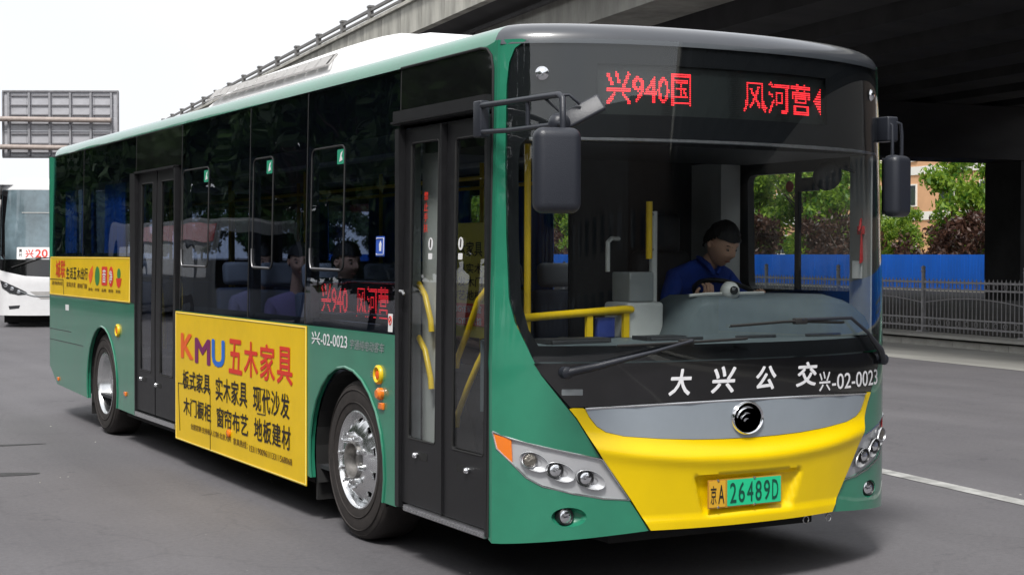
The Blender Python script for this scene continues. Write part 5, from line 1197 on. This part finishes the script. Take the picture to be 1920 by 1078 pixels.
def passenger(x, y, shirt, label, lean=0., yw=0.):
    p = empty('person', (x, y, .88), label, 'person', None); c = Vector((x, y - .02, 1.66))
    skin('clothes', [(x, y + .08, .95, (.16, .12)), (x, y + .09, 1.15, (.15, .11)), (x, y + .08, 1.36, (.18, .11)), (x, y + .06, 1.46, .06), (x - .19, y + .06, 1.36, .06), (x - .22, y, 1.18, .045), (x + .19, y + .06, 1.36, .06), (x + .22, y, 1.18, .045), (x - .09, y - .18, .95, .085), (x - .09, y - .38, .95, .07), (x - .09, y - .40, .62, .05), (x + .09, y - .18, .95, .085), (x + .09, y - .38, .95, .07), (x + .09, y - .40, .62, .05)],
         [(0, 1), (1, 2), (2, 3), (2, 4), (4, 5), (2, 6), (6, 7), (0, 8), (8, 9), (9, 10), (0, 11), (11, 12), (12, 13)], shirt, p, 1)
    b = MB(); b.tube([(x, y + .05, 1.44), (x, y + .0, 1.60)], .05, 10)
    for sx in (-1, 1):
        b.tube([(x + sx * .22, y, 1.17), (x + sx * .17, y - .2, 1.06), (x + sx * .13, y - .30, 1.04)], [.04, .032, .026], 8); finger_hand(b, Vector((x + sx * .13, y - .30, 1.04)), Vector((-sx * .3, -1, -.2)), Vector((0, 0, -1)), -sx, .9)
    b.build('arms', SKIN, p, smooth=60); head(p, c, yw, radians(8))
passenger(.34, 3.10, mat('white_cotton', (.5, .52, .56), .9), 'passenger in a white shirt sitting just behind the side route display', yw=.3)
passenger(.34, 3.95, mat('lilac_cotton', (.16, .12, .26), .9), 'passenger in a lilac top seated at the second side window from the front door', yw=-.3)
passenger(.36, 4.80, mat('grey_lilac_cotton', (.2, .18, .3), .9), 'passenger in a grey lilac top seated next to the rear door', yw=.1)
passenger(1.78, 4.0, mat('brown_cotton', (.18, .1, .07), .9), 'passenger in a brown top seen through the left of the windscreen', yw=.2)

# ------------------------------------------------------------------ white coach behind
MC = Matrix.Translation((3.02, 30.15, 0)) @ Matrix.Rotation(radians(-14), 4, 'Z')
NC = Nose(2.5, .42, lean=.32, inset=.02, z0=1.2, M=MC)
CW = mat('white_coach_paint', (.80, .80, .81), .3, coat=.6, var=.04); CGL = mat('pale_reflecting_windscreen', (.16, .22, .25), .08, coat=1, var=.45, vscale=1.3, bump=.02, bscale=2)
co = empty('white_coach', MC @ Vector((1.25, 5, 0)), 'white coach behind the green bus with a red route board in its windscreen', 'coach')
def CP(u, v, o): return NC.at(u, v, o)
cz = lambda l: NC.poly(l)
b = MB(); b.sheet(cz([(0, .28), (2.5, .28), (2.5, 1.28), (1.9, 1.20), (1.25, 1.17), (.6, 1.20), (0, 1.34)]), CP, .03, grid=.12); b.build('front_panel', CW, co)
b = MB(); b.sheet(cz([(0, 3.22), (2.5, 3.22), (2.5, 3.34), (0, 3.34)]), CP, .03, grid=.12); b.build('front_roof_panel', CW, co)
b = MB(); b.sheet(cz([(0, 1.34), (.6, 1.20), (1.25, 1.17), (1.9, 1.20), (2.5, 1.28), (2.5, 1.58), (0, 1.58)]), CP, .02, grid=.12, off=-.004); b.build('black_band', BLACK, co)
b = MB(); b.sheet(cz([(0.02, 1.585), (2.48, 1.585), (2.48, 3.215), (.02, 3.215)]), CP, .01, grid=.15, off=-.002); b.build('windscreen', CGL, co)
b = MB(); b.sheet(cz([(0.0, 1.59), (.13, 1.59), (.10, 2.4), (.16, 3.2), (0, 3.2)]), CP, .004, grid=.15, off=.004); b.build('windscreen_pillar', BLACK, co)
b = MB(); b.tube([NC.at(NC.A(.5 + i * .1), 2.68 + .0 * i, .004) for i in range(18)], .012, 4); b.build('visor_edge', INTL, co)
b = MB()
for y0 in (.42,):
    b.v += [tuple(MC @ Vector(p)) for p in ((0, .42, .28), (0, 11, .28), (0, 11, 1.6), (0, .42, 1.6), (0, .62, 3.1), (0, 11, 3.1), (0, .62, 3.34), (0, 11, 3.34), (2.5, .42, .28), (2.5, 11, .28), (2.5, 11, 3.34), (2.5, .62, 3.34), (.3, .8, 3.5), (2.2, .8, 3.5), (2.2, 10.8, 3.5), (.3, 10.8, 3.5))]
b.f = [(0, 1, 2, 3), (4, 5, 7, 6), (8, 11, 10, 9), (6, 7, 15, 12), (11, 13, 14, 10), (12, 15, 14, 13), (6, 12, 13, 11), (1, 9, 10, 7)]; b.m = [0] * 8
b.build('coach_body', CW, co, smooth=0, fixn=False)
b = MB(); b.v = [tuple(MC @ Vector(p)) for p in ((.01, .45, 1.6), (.01, 11, 1.6), (.01, 11, 3.1), (.01, .62, 3.1))]; b.f = [(0, 1, 2, 3)]; b.m = [0]; b.build('side_windows', BLACK, co, smooth=0, fixn=False)
hlp = [(.03, 1.10), (.2, 1.03), (.42, .93), (.62, .83), (.66, .78), (.45, .76), (.25, .80), (.08, .92)]
b = MB(); b.sheet(cz(hlp), CP, .01, grid=.08, off=.004); h_ = b.build('headlamp', INTD, co)
for x, z in ((.16, .98), (.30, .90), (.45, .83)): b = MB(); a = NC.A(x); _, _, nx, ny = NC.xy(a); b.lathe(NC.at(a, z, .004), (nx, ny - .4, 0), [(.05, 0), (.045, .02), (.03, .025), (0, .02)], 14); b.build('lamp_lens', LENS, h_)
b = MB(); b.tube([NC.at(NC.A(x), z, .004) for x, z in hlp + [hlp[0]]], .008, 4); b.build('lamp_trim', ALU, h_)
b = MB(); b.sheet(cz([(.7, .84), (1.8, .84), (1.7, .66), (.95, .66)]), CP, .01, grid=.1, off=.004); b.build('grille', SLOT, co)
b = MB(); b.tube([NC.at(NC.A(.5 + i * .075), .84 - .11 * math.sin(min(1, i / 5) * pi / 2), .006) for i in range(21)], .012, 5); b.build('bumper_crease', INT, co)
b = MB(); b.sheet(cz([(.22, .50), (.48, .52), (.46, .45), (.24, .42)]), CP, .01, grid=.1, off=.004); b.build('fog_lamp', INTD, co)
b = MB(); b.sheet(cz(rounded(.40, 1.75, 1.585, 1.87, .02)), CP, .006, grid=.15, off=.010); rb = b.build('route_board', STK, co)
cpt = lambda u, v, o: NC.at(NC.A(u), v, o)
for s_, x0, x1, m_ in (('兴', .60, .78, KRED), ('20', .82, 1.10, KRED), ('路', 1.13, 1.32, KRED)): b = MB(); text(b, s_, cpt, x0, x1, 1.63, 1.82, bold=.03, off=.012); b.build('board_lettering', m_, rb, smooth=0, fixn=False)
for i, ch in enumerate('黄村'): b = MB(); text(b, ch, cpt, .45, .52, 1.75 - i * .10, 1.83 - i * .10, bold=.02, off=.012); b.build('board_lettering', KTXT, rb, smooth=0, fixn=False)
b = MB(); b.tube([NC.at(NC.A(x), z, .03) for x, z in ((.30, 1.40), (.6, 1.5), (.95, 1.62))], .014, 5); b.tube([NC.at(NC.A(x), z, .02) for x, z in ((.6, 1.60), (.95, 1.625), (1.35, 1.62))], .010, 4); b.build('wiper', RUB, co)
b = MB(); b.v = [tuple(MC @ Vector(p)) for p in ((.1, .6, .1), (2.4, .6, .1), (2.4, .6, .4), (.1, .6, .4))]; b.f = [(0, 1, 2, 3)]; b.m = [0]; b.build('underbody', DARKUN, co, smooth=0)
MB.capl = True
for x in (.2, 2.3):
    for y in (2.4, 8.6): b = MB(); b.lathe(MC @ Vector((x - .15, y, .48)), MC.to_3x3() @ Vector((1, 0, 0)), [(.2, 0), (.44, .0), (.48, .03), (.48, .27), (.44, .3), (.2, .3)], 28); b.build('wheel', TYRE, co)
b = MB(); rbox(b, 0, .12, -.25, -.05, 2.0, 2.5, .04, MC @ Matrix.Translation((-.12, 0, 0))); b.tube([MC @ Vector((.0, .3, 2.75)), MC @ Vector((-.08, -.1, 2.7)), MC @ Vector((-.08, -.15, 2.5))], .025, 6); b.build('mirror', BLKM, co, smooth=40)

# ------------------------------------------------------------------ unseen buildings added, their skyline shaped for the windscreen reflection
BK = mat('dull_brick', (.09, .07, .06), .9, var=.3); BK2 = mat('dull_render', (.13, .125, .12), .9, var=.3)
def unseen_building(x0, x1, y0, y1, h, m, face, label):
    b = MB(); b.box(x0, x1, y0, y1, 0, h); o = b.build('unseen_building', m, smooth=0); props(o, label, 'building', 'unseen low buildings added for the windscreen reflection')
    n = int((x1 - x0 if face == 'y' else y1 - y0) / 3.2)
    for k in range(n):
        for z in (1.0, 4.3):
            b = MB()
            if face == 'y': b.box(x0 + .8 + k * 3.2, x0 + 2.4 + k * 3.2, y1 + .002, y1 + .03, z, z + 1.6)
            else: b.box(x0 - .03, x0 - .002, y0 + .8 + k * 3.2, y0 + 2.4 + k * 3.2, z, z + 1.6)
            b.build('window', WIN, o, smooth=0)
for k, (x0, x1, y1, h) in enumerate(((-75, -44, -46, 9.6), (-43.9, -20, -53, 10.0), (-19.9, 4, -57, 10.6), (4.1, 30, -57, 10.8), (30.1, 70, -53, 14.5))):
    unseen_building(x0, x1, y1 - 10, y1, h, BK if k % 2 else BK2, 'y', 'unseen low dull building added behind the camera for the windscreen reflection')
unseen_building(46, 56, -52, 0, 11.5, BK2, 'x', 'unseen low dull building added beyond the bridge for the windscreen reflection'); unseen_building(50, 60, .1, 24, 10, BK, 'x', 'unseen low dull building added beyond the bridge for the windscreen reflection')  # unseen blocks added to keep bright sky out of the windscreen's right side

# parked buses across the road, mirrored in the side windows
RB = mat('red_bus_paint', (.5, .02, .05), .3, coat=1); 
def parked_bus(x, y, paint, label, h=3.1, band=False):
    e = empty('parked_bus', (x, y, 0), label, 'bus'); o = lambda a, b_, c: (x + a, y + b_, c)
    b = MB(); rbox(b, x - 1.25, x + 1.25, y - 5.5, y + 5.5, .35, h, .12); b.build('body', paint, e, smooth=40)
    if band: b = MB(); b.box(x + 1.251, x + 1.27, y - 5.2, y + 1.8, 2.45, 2.95); b.build('red_band', RB, e, smooth=0)
    for sx in (-1, 1):
        for k in range(6):
            b = MB(); xx = x + sx * 1.253; b.box(min(xx, xx + sx * .01), max(xx, xx + sx * .01), y - 5.1 + k * 1.7, y - 5.1 + k * 1.7 + 1.55, 1.45, 2.35); b.build('window', BLACK, e, smooth=0)
        for wy in (-3, 3.2): b = MB(); b.lathe((x + sx * 1.0, y + wy, .48), (sx, 0, 0), [(.2, 0), (.44, 0), (.48, .03), (.48, .24), (.44, .27), (.25, .27), (.22, .24), (.0, .2)], 24); b.build('wheel', TYRE, e)
    b = MB(); b.box(x - 1.1, x + 1.1, y - 5.53, y - 5.51, 1.2, 2.7); b.build('windscreen', BLACK, e, smooth=0)
parked_bus(-10.5, 39, mat('dull_grey_bus_paint', (.12, .13, .14), .4), 'dull grey bus with a red band parked across the road, mirrored in the side windows', band=True)

GR = mat('pale_grit', (.4, .39, .36), .9)
rnd = random.Random(9); b = MB()
for i in range(70):
    a = rnd.uniform(4.5, 18); l = rnd.uniform(-3.5, 3.0) if i < 52 else rnd.uniform(6, 9); z = rnd.uniform(.004, .009); r_ = rnd.uniform(.004, .012); c = RL(a, l, 0); t = rnd.uniform(0, 6)
    b.add([c + Vector((r_ * cos(t + q * 1.57) * rnd.uniform(.6, 1.4), r_ * sin(t + q * 1.57), .0005)) for q in range(4)] + [c + Vector((0, 0, z))], [(0, 1, 4), (1, 2, 4), (2, 3, 4), (3, 0, 4)])
props(b.build('road_grit', GR, smooth=0), 'pale grit scattered on the grey asphalt', None, None, 'stuff')
